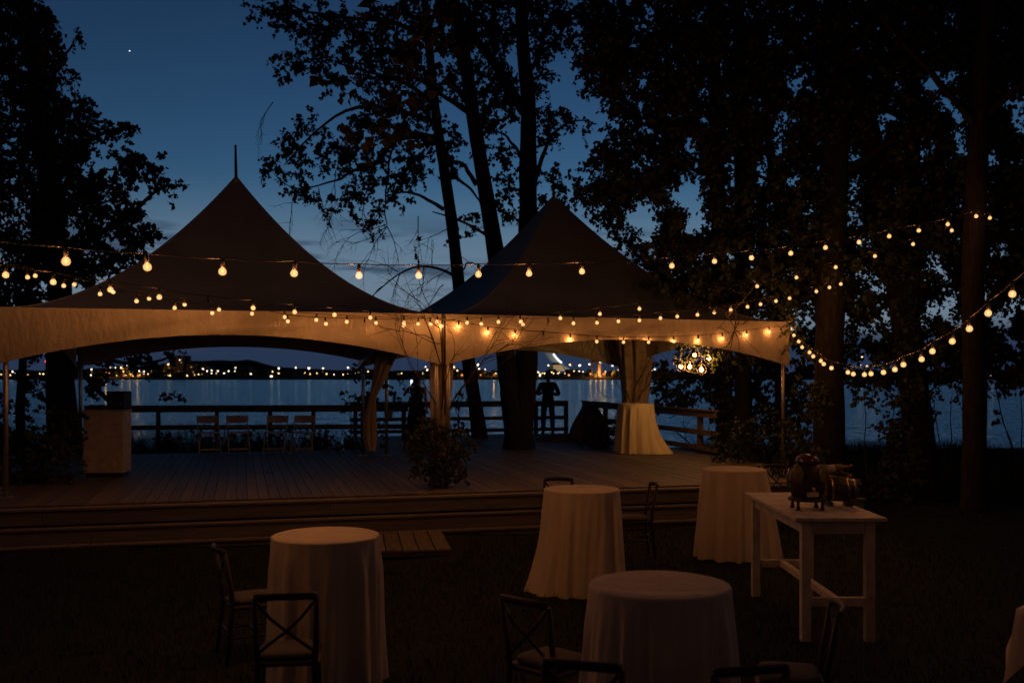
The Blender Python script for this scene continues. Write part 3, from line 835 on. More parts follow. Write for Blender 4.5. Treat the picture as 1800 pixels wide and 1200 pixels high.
skpart('jacket', [Jj[k2] for k2 in jk], [(ix[a], ix[b2]) for a, b2 in (('pelvis', 'waist'), ('waist', 'chest'), ('chest', 'collar'), ('chest', 'shoL'), ('shoL', 'elbowL'), ('elbowL', 'cuffL'), ('chest', 'shoR'), ('shoR', 'elbowR'), ('elbowR', 'cuffR'), ('pelvis', 'hemL'), ('pelvis', 'hemR'))], [rj[k2] for k2 in jk], M_suit, man)
skpart('trousers', [(0, 0, .93), (-.10, 0, .84), (-.125, .015, .48), (-.135, -.015, .06), (.10, 0, .84), (.125, .015, .48), (.135, -.015, .06)],
       [(0, 1), (1, 2), (2, 3), (0, 4), (4, 5), (5, 6)], [(.15, .115), .105, .080, .066, .105, .080, .066], M_suit, man)
for sx in (-1, 1):
    g = G(); g.tube([(sx * .135, -.07, .04), (sx * .138, 0, .05), (sx * .146, .10, .04), (sx * .152, .19, .025)], [.038, .046, .042, .026], 10); part('shoe', g, M_black, man, True)
face(man, 0, .01, 1.63, 0)
skpart('hair', [(0, -.012, 1.60), (0, -.012, 1.68), (0, -.005, 1.725)], [(0, 1), (1, 2)], [(.068, .075), (.083, .097), (.062, .075)], M_hair, man, 2, 1)
# woman holding a phone up, long dark dress
wx, wy = (733 - 900) / F * 22.4, 22.4
wom = thing('person', 'woman in a long dark dress behind the shrub, one arm raised with a phone', 'person', (wx, wy, DZ), rad(-10))
J = dict(pelvis=(0, 0, .92), waist=(0, 0, 1.08), chest=(0, 0, 1.28), neck=(0, 0, 1.46), jaw=(0, .03, 1.55), skull=(0, .01, 1.64), crown=(0, 0, 1.68),
         hipL=(-.09, 0, .86), kneeL=(-.09, .02, .48), ankleL=(-.09, -.02, .10), toeL=(-.10, .13, .03),
         hipR=(.09, 0, .86), kneeR=(.09, .02, .48), ankleR=(.09, -.02, .10), toeR=(.10, .13, .03),
         shoL=(-.17, 0, 1.38), elbowL=(-.33, .06, 1.20), wristL=(-.20, .16, 1.38), palmL=(-.165, .17, 1.435),
         shoR=(.17, 0, 1.38), elbowR=(.22, -.02, 1.12), wristR=(.19, .12, .93), palmR=(.185, .15, .865))
Rw = dict(R_STD)
Rw.update(chest=(.125, .095), waist=(.10, .08), pelvis=(.14, .105), shoL=.042, shoR=.042, elbowL=.034, elbowR=.034, wristL=.023, wristR=.023)
person_body(wom, dict(j=J, r=Rw, e=E_STD))
g = G(); 
def dress(u, v):
    th = u * 2 * math.pi
    pr = [(.30, .02), (.265, .25), (.225, .6), (.185, .90), (.125, 1.10), (.155, 1.28), (.165, 1.36), (.10, 1.40)]
    f = v * 7; i = min(int(f), 6); w = f - i
    r = pr[i][0] + (pr[i + 1][0] - pr[i][0]) * w; z = pr[i][1] + (pr[i + 1][1] - pr[i][1]) * w
    fold = 1 + .07 * math.cos(9 * th + v * 2) * max(0, 1 - v * 1.7)
    return (r * fold * math.cos(th), r * .72 * fold * math.sin(th), z)
g.grid(dress, 48, 28, True); part('dress', g, M_suit, wom, True)
face(wom, 0, .01, 1.61, 0)
skpart('hair', [(0, -.07, 1.36), (0, -.055, 1.50), (0, -.02, 1.64), (0, -.008, 1.705)], [(0, 1), (1, 2), (2, 3)], [(.085, .045), (.095, .06), (.090, .10), (.066, .078)], M_hair, wom, 2, 2)
ph = thing('phone', 'small phone with a bright screen held up by the woman', 'phone', Vector((wx, wy, DZ)) + Matrix.Rotation(rad(-10), 3, 'Z') @ Vector((-.175, .19, 1.42)), rad(-10))
g = G(); g.box((0, 0, .07), (.072, .009, .145), bev=.003); part('case', g, M_black, ph)
g = G(); g.box((0, -.0055, .07), (.06, .002, .13)); part('screen', g, M_screen, ph)

# ------------------------------------------------------------------ trees
def np_mesh(name, verts, faces4=None, tris=None, mats=(), matidx=None, off=(0, 0, 0)):
    verts = np.asarray(verts, dtype=np.float32) - np.array(off, dtype=np.float32)
    me = bpy.data.meshes.new(name)
    tris = np.asarray(tris, dtype=np.int32)
    me.vertices.add(len(verts)); me.vertices.foreach_set('co', verts.ravel())
    me.loops.add(tris.size); me.loops.foreach_set('vertex_index', tris.ravel())
    me.polygons.add(len(tris))
    me.polygons.foreach_set('loop_start', np.arange(0, tris.size, 3, dtype=np.int32))
    me.polygons.foreach_set('loop_total', np.full(len(tris), 3, dtype=np.int32))
    for m2 in mats: me.materials.append(m2)
    if matidx is not None: me.polygons.foreach_set('material_index', np.asarray(matidx, dtype=np.int32))
    me.update(calc_edges=True); me.validate()
    return me
def unit(a): return a / np.maximum(np.linalg.norm(a, axis=-1, keepdims=True), 1e-9)
def foliage_arrays(centers, radii, per, leaf, rng, droop=.5, twig_r=.006):
    """twigs spring from each clump centre and carry leaves along their length"""
    C = np.asarray(centers, dtype=np.float64); R = np.asarray(radii, dtype=np.float64); N = len(C)
    TW = max(2, per // 11); LP = max(3, per // TW)
    c = np.repeat(C, TW, 0); r = np.repeat(R, TW)
    st = c + rng.normal(0, .28, (N * TW, 3)) * r[:, None]
    d = unit(rng.normal(0, 1, (N * TW, 3)) * np.array([1, 1, .75]))
    L = r * rng.uniform(.6, 1.35, N * TW)
    def at(s2):
        return st[:, None, :] + d[:, None, :] * (L[:, None] * s2)[..., None] + np.array([0, 0, -1.0]) * (droop * L[:, None] * s2 ** 2)[..., None]
    sl = (np.arange(LP)[None, :] + rng.uniform(.1, .9, (N * TW, LP))) / LP
    base = at(sl).reshape(-1, 3)
    n = len(base)
    base += rng.normal(0, leaf * .24, (n, 3))
    sz = leaf * rng.uniform(.6, 1.25, n)
    ax = unit(rng.normal(0, .8, (n, 3)) + np.array([0, 0, -.75]))
    sd = unit(np.cross(ax, rng.normal(0, 1, (n, 3)))); nr = np.cross(ax, sd)
    fold = rng.uniform(.02, .2, n)[:, None]
    s3 = sz[:, None]
    v0 = base; v1 = base + ax * s3 * .30 + sd * s3 * .46 + nr * s3 * fold
    v2 = base + ax * s3; v3 = base + ax * s3 * .30 - sd * s3 * .46 + nr * s3 * fold
    V = np.stack([v0, v1, v2, v3], 1).reshape(-1, 3)
    o = np.arange(n)[:, None] * 4
    T = np.concatenate([o + np.array([0, 1, 2]), o + np.array([0, 2, 3])], 0)
    mi = np.zeros(len(T), dtype=np.int32)
    # twigs: three-sided, two segments
    ss = np.array([0, .5, 1.0]); pts = at(np.repeat(ss[None], N * TW, 0))      # (M,3,3)
    M2 = len(pts); a1 = unit(np.cross(d, np.array([.3, .2, .9]))); a2 = np.cross(d, a1)
    ang = np.array([0, 2.094, 4.189]); ring = a1[:, None, :] * np.cos(ang)[None, :, None] + a2[:, None, :] * np.sin(ang)[None, :, None]
    rr = twig_r * np.array([1.3, 1.0, .5])
    TV = (pts[:, :, None, :] + ring[:, None, :, :] * rr[None, :, None, None]).reshape(-1, 3)
    tt = []
    for k2 in range(2):
        for q in range(3):
            a = k2 * 3 + q; b2 = k2 * 3 + (q + 1) % 3
            tt += [(a, b2, b2 + 3), (a, b2 + 3, a + 3)]
    tt = np.array(tt); TT = (np.arange(M2)[:, None, None] * 9 + tt[None]).reshape(-1, 3) + len(V)
    return np.concatenate([V, TV]), np.concatenate([T, TT]), np.concatenate([mi, np.ones(len(TT), dtype=np.int32)])
def crown(parent, name, centers, radii, per, leaf, mt=None, droop=.5, twig_r=.006):
    V, T, mi = foliage_arrays(centers, radii, per, leaf, RNG, droop, twig_r)
    me = np_mesh(name, V, None, T, (mt or M_leaf, M_twig), mi, parent.location)
    o = link(name, me, parent); o['kind'] = 'stuff'
    return o
def wob(pts, n, amp, seed):
    """resample a polyline smoothly and let it wander a little"""
    pts = [Vector(p) for p in pts]; rr = random.Random(seed); out = []
    m2 = len(pts) - 1; ph2 = [rr.uniform(0, 6.28) for _ in range(6)]
    for i in range(n + 1):
        f = i / n * m2; k2 = min(int(f), m2 - 1); w = f - k2
        p0, p1, p2, p3 = pts[max(k2 - 1, 0)], pts[k2], pts[k2 + 1], pts[min(k2 + 2, m2)]
        q = .5 * ((2 * p1) + (-p0 + p2) * w + (2 * p0 - 5 * p1 + 4 * p2 - p3) * w * w + (-p0 + 3 * p1 - 3 * p2 + p3) * w ** 3)
        s2 = i / n
        q = q + Vector((math.sin(s2 * 9 + ph2[0]) + .6 * math.sin(s2 * 21 + ph2[1]), math.sin(s2 * 8 + ph2[2]), .3 * math.sin(s2 * 11 + ph2[3]))) * amp * min(1, 4 * s2 * (1 - s2) + .1)
        out.append(q)
    return out
def limb(g, pts, r0, r1, seed, n=18, sides=10, amp=.03, flare=0):
    path = wob(pts, n, amp, seed); rr = random.Random(seed)
    rs = [(r0 + (r1 - r0) * (i / n)) * rr.uniform(.94, 1.06) + flare * r0 * max(0, 1 - i / n * 8) ** 2 for i in range(n + 1)]
    g.tube(path, rs, sides)
    return path
def twiggery(g, start, d, L, r, depth, rr, droop=.25, seg=6):
    """bare forking twigs"""
    p = Vector(start); d = Vector(d).normalized(); pts = [p.copy()]
    for i in range(seg):
        d = (d + Vector((rr.gauss(0, .16), rr.gauss(0, .16), rr.gauss(0, .16) - droop * .16))).normalized()
        p = p + d * L / seg; pts.append(p.copy())
        if depth > 0 and i >= 1 and rr.random() < .75:
            dd = (d + Vector((rr.gauss(0, .6), rr.gauss(0, .5), rr.gauss(0, .6)))).normalized()
            twiggery(g, p, dd, L * rr.uniform(.4, .7), r * .55, depth - 1, rr, droop, max(3, seg - 1))
    g.tube(pts, [r * (1 - .75 * i / seg) for i in range(seg + 1)], 4, False)
def fill(ells, D0, D1, rng, gaps=(), layers=1.6, cr=22, poly=None):
    """clump centres inside ellipses given as they stand in the view, spread through the crown's own depth"""
    out = []; rad_ = []
    for (px, py, rx, ry) in ells:
        nn = max(1, int(layers * rx * ry / (cr * cr) + .5))
        for _ in range(nn):
            for _t in range(12):
                a = rng.uniform(0, 2 * math.pi); q = math.sqrt(rng.uniform(0, 1)); x2 = px + rx * q * math.cos(a); y2 = py + ry * q * math.sin(a)
                if all((x2 - gx) ** 2 / (gr * ga) ** 2 + (y2 - gy) ** 2 / gr ** 2 > 1 for gx, gy, gr, ga in gaps): break
            else: continue
            D = rng.uniform(D0, D1); p = P(x2, y2, D); out.append(p); rad_.append(cr / F * D * rng.uniform(.8, 1.3))
    return [tuple(p) for p in out], rad_
def tree(name, label, base, group='cottonwood trees'):
    return thing(name, label, 'tree', base, 0, group)
LG = 'trees around the deck'

# forked tree behind the right tent
b0 = P(912, 786, 22.6); b0.z = DZ - .05
t = tree('cottonwood_tree', 'forked cottonwood with two trunks rising behind the right tent', b0, LG)
g = G()
D = 22.6
limb(g, [P(914, 800, D), P(915, 740, D), P(924, 660, D), P(928, 560, D), P(929, 400, D + .2), P(929, 290, D + .3), P(928, 180, D + .5), P(919, 90, D + .6), P(914, -40, D + .8), P(905, -200, D + 1)], .31, .12, 1, 40, 14, .012, .25)
part('trunk', g, M_bark, t, True, True)
g = G()
limb(g, [P(908, 790, D - .05), P(901, 730, D - .1), P(891, 650, D - .1), P(882, 540, D), P(871, 440, D), P(849, 300, D), P(831, 200, D), P(815, 90, D), P(796, -10, D), P(770, -150, D)], .25, .12, 2, 36, 14, .012, .3)
part('trunk', g, M_bark, t, True, True)
for i, (pp, r0, r1) in enumerate((
        ([(921, 196), (903, 165), (880, 130), (855, 95), (832, 60), (822, 20)], .14, .08), ([(935, 335), (955, 270), (972, 238), (1000, 215), (1035, 212)], .06, .012),
        ([(921, 290), (905, 258), (888, 238), (862, 228)], .05, .015), ([(838, 325), (822, 300), (806, 285), (786, 288)], .06, .02),
        ([(821, 196), (795, 178), (772, 165), (735, 140), (690, 120)], .07, .02), ([(930, 130), (955, 90), (985, 60), (1005, 30)], .06, .02),
        ([(815, 110), (770, 60), (720, 30), (640, 10)], .07, .02), ([(940, 260), (955, 255), (985, 245)], .03, .008), ([(872, 436), (850, 410), (800, 385), (760, 372)], .05, .012))):
    g = G(); limb(g, [P(x2, y2, D + .1 * k2 * (-1 if i % 2 else 1)) for k2, (x2, y2) in enumerate(pp)], r0, r1, 30 + i, 14, 7, .02)
    part('limb', g, M_bark, t, True, True)
el = [(800, 20, 90, 55), (900, 20, 90, 50), (985, 15, 55, 30), (850, 140, 60, 45), (880, 200, 40, 35), (950, 130, 22, 35), (965, 70, 35, 40), (845, 85, 50, 40),
      (985, 208, 38, 18), (1032, 212, 18, 9), (955, 235, 22, 20), (895, 322, 32, 22), (880, 365, 24, 24), (955, 300, 24, 16), (975, 340, 26, 18), (870, 270, 30, 22), (800, 290, 25, 18)]
c, r = fill(el, 21.6, 24.2, RNG, layers=4.8, cr=19)
crown(t, 'foliage', c, r, 34, .10)

# slimmer leaning tree left of it
b0 = P(843, 768, 26.6); b0.z = DZ - .05
t = tree('cottonwood_tree', 'slim leaning cottonwood left of the forked one, arching limbs and bare drooping twigs', b0, LG)
g = G(); D = 26.6
limb(g, [P(845, 785, D), P(838, 730, D), P(824, 640, D), P(810, 520, D), P(797, 410, D), P(782, 310, D), P(770, 230, D), P(762, 170, D), P(752, 60, D), P(740, -80, D)], .21, .09, 3, 36, 12, .012, .25)
part('trunk', g, M_bark, t, True, True)
for i, (pp, r0, r1) in enumerate((
        ([(763, 243), (725, 240), (690, 252), (655, 290), (620, 300), (600, 315)], .10, .03), ([(780, 368), (755, 352), (712, 338), (680, 345)], .06, .015),
        ([(783, 320), (800, 312), (830, 335), (845, 360)], .06, .02), ([(760, 180), (720, 150), (660, 130), (590, 110)], .08, .02), ([(752, 70), (690, 40), (600, 30), (500, 15)], .08, .02),
        ([(806, 492), (785, 476), (745, 468), (705, 478), (672, 505), (655, 520)], .045, .010), ([(808, 480), (826, 462), (850, 470)], .03, .008), ([(765, 215), (700, 195), (630, 190), (560, 225), (500, 290)], .08, .015),
        ([(600, 315), (560, 325), (515, 330), (480, 305)], .03, .008), ([(692, 252), (680, 310), (678, 360), (680, 400)], .035, .012))):
    g = G(); limb(g, [P(x2, y2, D - .2 * k2) for k2, (x2, y2) in enumerate(pp)], r0, r1, 60 + i, 14, 7, .03)
    part('limb', g, M_bark, t, True, True)
g = G(); rr = random.Random(5)
for (px, py, dx, dz, L) in ((680, 398, -.7, -.7, 1.2), (680, 398, -.3, -1, 1.2), (680, 398, .5, -1, 1.3), (676, 396, -1, -.25, 1.4), (672, 503, -.8, -.5, .8), (705, 478, -.6, -1, .8), (745, 470, -.3, -1, .9), (850, 470, .3, -.9, .7),
                            (700, 478, -.5, .5, .7), (760, 470, .1, .9, .6), (800, 420, .9, .1, .8), (795, 400, -.9, -.2, .9), (520, 335, -.1, -1, 1.0), (560, 330, .1, -1, 1.1), (610, 330, -.2, -1, 1.2), (480, 180, -.2, -1, .9),
                            (590, 300, .2, -1, 1.3), (640, 340, .0, -1, 1.0), (790, 470, -.6, -.8, 1.0), (780, 500, -.8, -.3, .8), (795, 440, .8, -.5, .7), (735, 380, -.2, -1, 1.0)):
    twiggery(g, P(px, py, 25.4), (dx, rr.uniform(-.3, .3), dz), L, .014, 2, rr, .5)
o = part('twigs', g, M_twig, t, False, True); o['kind'] = 'stuff'
el = [(470, 15, 40, 18), (530, 30, 60, 35), (600, 55, 70, 45), (690, 55, 70, 55), (505, 100, 28, 20), (488, 150, 14, 12), (560, 90, 45, 35), (640, 130, 70, 45), (720, 140, 55, 55), (545, 210, 30, 20), (520, 250, 40, 22), (500, 290, 40, 20),
      (465, 300, 12, 8), (515, 330, 35, 14), (545, 345, 20, 12), (570, 270, 45, 28), (620, 240, 40, 35), (660, 220, 50, 40), (700, 290, 48, 35), (640, 300, 40, 28), (610, 350, 45, 22), (640, 385, 32, 18), (690, 340, 40, 22), (735, 290, 25, 35), (790, 240, 30, 30),
      (810, 420, 14, 14), (745, 430, 12, 8), (830, 380, 18, 16), (740, 210, 30, 25)]
c, r = fill(el, 24.6, 27.2, RNG, layers=4.4, cr=19)
crown(t, 'foliage', c, r, 30, .11)

# near tree: trunk out of view at the left, its leafy limb reaches into the top of the picture
b0 = Vector((-5.2, 4.6, 0))
t = tree('cottonwood_tree', 'nearer tree whose large-leaved drooping limb hangs into the top centre of the view', b0, LG)
g = G(); limb(g, [(-5.2, 4.6, -.1), (-5.1, 4.6, 3), (-5.0, 4.7, 6), (-4.9, 4.8, 9)], .26, .16, 8, 20, 12, .03, .3); part('trunk', g, M_bark, t, True, True)
g = G(); limb(g, [(-5.0, 4.7, 6.4), (-3.6, 6.2, 7.3), (-2.3, 7.6, 6.9), P(740, -40, 8.8), P(735, 60, 9.0), P(705, 150, 9.1), P(660, 205, 9.1)], .06, .006, 9, 26, 8, .03); part('limb', g, M_bark, t, True, True)
M_leafd = mat('shade-darkened drooping leaf', (.022, .030, .015), .6, .2, noise=(.015, .020, .010), nscale=2)  # leaf colour darkened to offset the strong bulb light on this limb
c, r = fill([(690, 190, 65, 45), (600, 140, 25, 8), (575, 150, 12, 8), (612, 235, 22, 14), (735, 120, 55, 60), (700, 40, 65, 45), (760, 60, 50, 55), (650, 225, 40, 22), (720, 225, 40, 25)], 8.7, 9.5, RNG, layers=1.3, cr=26)
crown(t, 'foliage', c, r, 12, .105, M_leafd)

# big tree at the left
b0 = P(110, 800, 20.6); b0.z = -.05
t = tree('cottonwood_tree', 'large dense cottonwood filling the left edge behind the left tent', b0, LG)
g = G(); D = 20.6
limb(g, [P(112, 875, D), P(112, 760, D), P(106, 640, D), P(98, 480, D), P(80, 300, D), P(62, 120, D), P(45, -60, D)], .36, .10, 12, 36, 14, .03, .3); part('trunk', g, M_bark, t, True, True)
for i, (pp, r0, r1) in enumerate((([(100, 500), (150, 430), (210, 390), (262, 345), (300, 325)], .10, .015), ([(86, 340), (130, 270), (180, 235), (235, 220)], .09, .015), ([(92, 420), (50, 360), (0, 320)], .10, .03),
                                  ([(70, 200), (100, 120), (130, 75)], .07, .015), ([(104, 600), (150, 660), (185, 700), (200, 690)], .09, .02), ([(96, 460), (170, 470), (230, 430)], .06, .015), ([(104, 600), (160, 620), (230, 640), (290, 630), (310, 612)], .06, .012))):
    g = G(); limb(g, [P(x2, y2, D + (.15 if i % 2 else -.15) * k2) for k2, (x2, y2) in enumerate(pp)], r0, r1, 90 + i, 14, 7, .03)
    part('limb', g, M_bark, t, True, True)
el = [(20, 20, 70, 30), (85, 22, 18, 14), (30, 70, 75, 40), (20, 130, 110, 45), (120, 130, 12, 8), (130, 72, 12, 8), (60, 190, 95, 35), (140, 195, 30, 20), (165, 225, 45, 14), (228, 222, 22, 10), (50, 250, 110, 40), (120, 270, 45, 25), (60, 320, 115, 50),
      (215, 285, 40, 22), (255, 285, 20, 30), (190, 325, 60, 24), (280, 325, 30, 10), (310, 322, 10, 6), (60, 390, 120, 45), (190, 380, 60, 32), (245, 395, 32, 26), (100, 440, 110, 38), (215, 430, 40, 24), (60, 490, 90, 36), (150, 480, 50, 28), (30, 540, 60, 40),
      (40, 60, 50, 60), (60, 180, 50, 60), (75, 300, 50, 60), (90, 420, 50, 50), (-60, 100, 70, 120), (-60, 300, 70, 150), (-60, 480, 60, 90)]
c, r = fill(el, 18.9, 22.2, RNG, gaps=((60, 300, 16, 1.5), (100, 235, 10, 1.5), (45, 110, 10, 2), (20, 250, 12, 1.5), (30, 60, 9, 2), (140, 300, 14, 1.4), (165, 275, 16, 1.3)), layers=6.0, cr=22)
c2, r2 = fill([(200, 620, 55, 22), (285, 640, 30, 14), (300, 690, 14, 10), (170, 665, 30, 24), (60, 680, 40, 26), (90, 620, 60, 20), (30, 720, 25, 20), (150, 620, 45, 20), (245, 632, 30, 14), (305, 612, 22, 6)], 20.2, 21.8, RNG, layers=1.6, cr=16)
crown(t, 'foliage', c + c2, r + r2, 36, .105)
b0 = P(40, 760, 25.2); b0.z = -.05
t = tree('cottonwood_tree', 'thin dark tree left of the large one, seen through the arch of the left tent', b0, LG)
g = G(); limb(g, [P(38, 810, 25.2), P(36, 740, 25.2), P(40, 640, 25.2), P(46, 540, 25.2), P(60, 400, 25.4)], .13, .07, 14, 24, 10, .02); part('trunk', g, M_bark, t, True, True)
g = G(); limb(g, [P(39, 690, 25.2), P(62, 688, 25.1), P(78, 680, 25)], .03, .01, 15, 10, 6, .01); part('limb', g, M_bark, t, True, True)
c, r = fill([(30, 560, 50, 30), (75, 690, 22, 10), (20, 690, 22, 14)], 24.8, 25.8, RNG, layers=1.4, cr=16); crown(t, 'foliage', c, r, 26, .10)

# the grove on the right: trunks, each with its own share of the crown
grove = [
    ('tall straight trunk just right of the right tent peak, half hidden by leaves', 24.2, [(1275, 830), (1272, 640), (1266, 450), (1262, 300), (1256, 150), (1250, -60)], .22, .13),
    ('second straight trunk of the grove, right of the one nearest the tent', 23.2, [(1308, 840), (1306, 640), (1305, 450), (1302, 300), (1300, 150), (1296, -60)], .21, .13),
    ('slender double-stemmed tree between the tent and the thick grove trunk', 24.8, [(1372, 820), (1370, 600), (1366, 380), (1356, 290), (1345, 180), (1330, 20)], .13, .06),
    ('thick trunk with the orange-lit string light end, right of the tent leg', 17.2, [(1455, 890), (1456, 800), (1458, 640), (1462, 480), (1466, 330), (1469, 150), (1472, -80)], .29, .19),
    ('stout trunk leaning left above, behind the lowest dip of the string lights', 18.0, [(1626, 880), (1618, 780), (1604, 650), (1588, 540), (1566, 410), (1535, 270), (1500, 150), (1470, 20), (1440, -120)], .28, .17),
    ('straight upper trunk standing behind the leaning grove trunk', 22.0, [(1600, 850), (1603, 600), (1603, 400), (1606, 200), (1608, -60)], .20, .13),
    ('dark right-hand trunk that the upper string lights run to', 16.2, [(1713, 912), (1712, 800), (1712, 600), (1714, 420), (1722, 220), (1738, 20), (1748, -120)], .20, .14),
    ('tree at the right edge with only its crown and a slanting limb in view', 18.5, [(1862, 880), (1850, 650), (1838, 400), (1830, 150), (1826, -80)], .22, .14)]
gaps = [(1240, 155, 12, 1), (1265, 110, 10, 1), (1370, 65, 10, 1), (1395, 145, 16, 1), (1340, 180, 9, 1), (1385, 205, 14, .9), (1500, 120, 10, 1), (1215, 330, 32, .9), (1225, 370, 26, 1), (1205, 260, 14, 1), (1290, 290, 24, .6), (1285, 345, 20, .5),
        (1342, 290, 26, .6), (1370, 215, 18, .8), (1372, 260, 18, .6), (1398, 300, 16, .6), (1498, 290, 22, .4), (1498, 330, 20, .6), (1540, 225, 22, .9), (1560, 195, 14, 1), (1590, 200, 12, .8), (1650, 150, 24, 1.2), (1680, 185, 18, 1.2), (1690, 215, 16, 1), (1620, 140, 10, 1),
        (1660, 120, 8, 1), (1735, 270, 18, 1.2), (1790, 180, 24, 1), (1790, 215, 16, 1), (1500, 375, 16, .8), (1625, 265, 16, .8), (1690, 260, 14, 1), (1525, 480, 26, 1), (1555, 500, 24, 1), (1510, 430, 18, 1), (1545, 420, 14, 1),
        (1650, 470, 18, 1.2), (1680, 510, 22, 1.3), (1650, 540, 24, 1.4), (1690, 560, 26, 1.1), (1640, 590, 20, 1.2), (1560, 555, 22, 1), (1520, 575, 18, 1), (1545, 590, 18, 1.2), (1760, 440, 22, 1.4), (1785, 530, 26, 1.2), (1760, 570, 24, 1.2), (1780, 600, 22, 1.3), (1740, 490, 16, 1),
        (1520, 640, 20, 1.6), (1560, 640, 16, 1.2), (1500, 255, 12, .6), (1135, 390, 22, 1.2), (1110, 350, 8, 1), (1180, 350, 10, 1), (1215, 395, 18, 1.2), (1660, 640, 16, 1.5), (1770, 640, 16, 1.6), (1690, 420, 10, 1)]
ells = [(1060, 20, 55, 30), (1060, 70, 45, 45), (1060, 130, 50, 40), (1110, 60, 70, 60), (1130, 150, 70, 50), (1090, 185, 30, 16), (1120, 220, 40, 30), (1100, 260, 45, 28), (1065, 290, 38, 26), (1045, 330, 42, 20), (1020, 335, 16, 10), (1080, 345, 45, 32), (1085, 385, 36, 20), (1130, 310, 50, 40),
        (1110, 420, 22, 14), (1160, 440, 50, 20)]
for yy in range(-120, 560, 40):
    for xx in range(1170, 1840, 45):
        ells.append((xx + (yy // 40 % 2) * 20, yy, 34, 30))
ells += [(x2, y2, 30, 26) for y2 in range(570, 660, 26) for x2 in range(1490 + (y2 % 52) // 2, 1830, 54)]
ells += [(1200, 480, 60, 22), (1260, 510, 55, 26), (1330, 540, 50, 30)]
c, r = fill(ells, 16.6, 23.5, RNG, gaps=[(a, b, c * .92 if b > 400 else c + 8, d) for a, b, c, d in gaps], layers=8, cr=21)
c = np.array(c); r = np.array(r)
keep = ~((c[:, 1] < 21.5) & (c[:, 0] < 6.5) & (c[:, 2] < 3.4))          # nothing grows inside the tent
c, r = c[keep], r[keep]
gx = np.array([np.mean([(p[0] - 900) / F * D for p in pth]) for _, D, pth, _, _ in grove]); gy = np.array([D for _, D, *_ in grove])
own = np.argmin((c[:, 0][:, None] - gx[None]) ** 2 + .3 * (c[:, 1][:, None] - gy[None]) ** 2, 1)
for i, (lb, D, pth, r0, r1) in enumerate(grove):
    b0 = P(pth[0][0], pth[0][1], D); b0.z = ground_z(b0.x, b0.y) - .03
    t = tree('grove_tree', lb, b0, 'trees of the right-hand grove')
    g = G(); pts = [Vector((b0.x, D, b0.z))] + [P(x2, y2, D) for x2, y2 in pth[1:]]
    limb(g, pts, r0, r1, 200 + i, 34, 12, .015, .3); part('trunk', g, M_bark, t, True, True)
    rr = random.Random(i + 40)
    for k2 in range(5):
        q = pts[-1 - (k2 % 3)].lerp(pts[-2 - (k2 % 3)], rr.random()); dd = Vector((rr.uniform(-1, 1), rr.uniform(-.6, .6), rr.uniform(.2, .9)))
        if i == 2 and k2 == 0: q = P(1370, 335, D); dd = Vector((.25, 0, .9))
        g = G(); limb(g, [q, q + dd * .7, q + dd * 1.4 + Vector((0, 0, .1)), q + dd * 2.1], r1 * .55, .02, 300 + i * 10 + k2, 10, 6, .04); part('limb', g, M_bark, t, True, True)
    s2 = own == i
    if s2.any(): crown(t, 'foliage', c[s2], r[s2], 34, .10)
    if i in (0, 1):
        el2 = [(1190, 650, 40, 16), (1170, 690, 26, 18), (1215, 690, 30, 22), (1190, 710, 18, 10), (1165, 660, 16, 26)] if i == 0 else [(1250, 680, 40, 30), (1290, 650, 60, 40), (1330, 690, 45, 50), (1290, 720, 45, 30), (1345, 640, 30, 30), (1240, 640, 40, 20), (1390, 640, 40, 60), (1400, 720, 40, 60), (1340, 760, 50, 50), (1300, 790, 40, 30), (1420, 590, 30, 40), (1380, 580, 40, 30)]
        cc, r_ = fill(el2, 23.6, 24.8, RNG, layers=4.2, cr=17); crown(t, 'drooping_foliage', cc, r_, 30, .11)

# loose undergrowth: shrubs, each its own plant
def shrub(label, px, pyb, D, zb, blobs, leaf=.06, per=34, layers=2.2, cr=16, stems=6, mt=None, depth=.5, cat='shrub'):
    b0 = P(px, pyb, D); b0.z = zb
    t = thing('shrub', label, cat, b0, 0, 'shrubs and undergrowth')
    g = G(); rr = random.Random(int(px))
    for k2 in range(stems):
        bx, by, brx, bry = blobs[k2 % len(blobs)]
        tip = P(bx + rr.uniform(-.6, .6) * brx, by - rr.uniform(0, .8) * bry, D + rr.uniform(-.3, .3))
        s0 = b0 + Vector((rr.uniform(-.15, .15), rr.uniform(-.1, .1), 0)); mid = s0.lerp(tip, .5) + Vector((rr.uniform(-.1, .1), 0, .08))
        limb(g, [s0, mid, tip], .016, .005, int(px) + k2, 8, 5, .02)
    part('stems', g, M_twig, t, True, True)
    c2, r2 = fill(blobs, D - depth, D + depth, RNG, layers=layers, cr=cr)
    c2 = [(x2, y2, max(z2, zb + .05)) for x2, y2, z2 in c2]
    crown(t, 'foliage', c2, r2, per, leaf, mt or M_shrub, .3)
    return t
shrub('bushy shrub at the foot of the shared front tent pole', 768, 850, 14.75, DZ, [(768, 800, 55, 42), (745, 770, 35, 28), (800, 775, 34, 26), (770, 835, 48, 20), (765, 750, 28, 16)], .05, 40, 3.2, 15, 8, depth=.35)
shrub('dark shrub beside the podium at the left front of the deck', 90, 872, 15.4, 0, [(95, 800, 45, 65), (60, 840, 70, 40), (115, 750, 25, 45), (30, 800, 50, 55), (20, 870, 60, 35), (80, 880, 50, 26)], .06, 36, 3.6, 17, 8)
shrub('undergrowth at the far left edge beyond the deck', 25, 800, 22.5, 0, [(40, 770, 70, 24), (-20, 760, 50, 30), (110, 775, 50, 24)], .08, 30, 1.6, 17, 4)
shrub('rounded dark shrub left of the draped table on the deck', 1062, 800, 22.6, DZ, [(1062, 765, 28, 34), (1045, 780, 24, 20), (1078, 745, 14, 22)], .06, 34, 2.4, 14, 5, depth=.4)
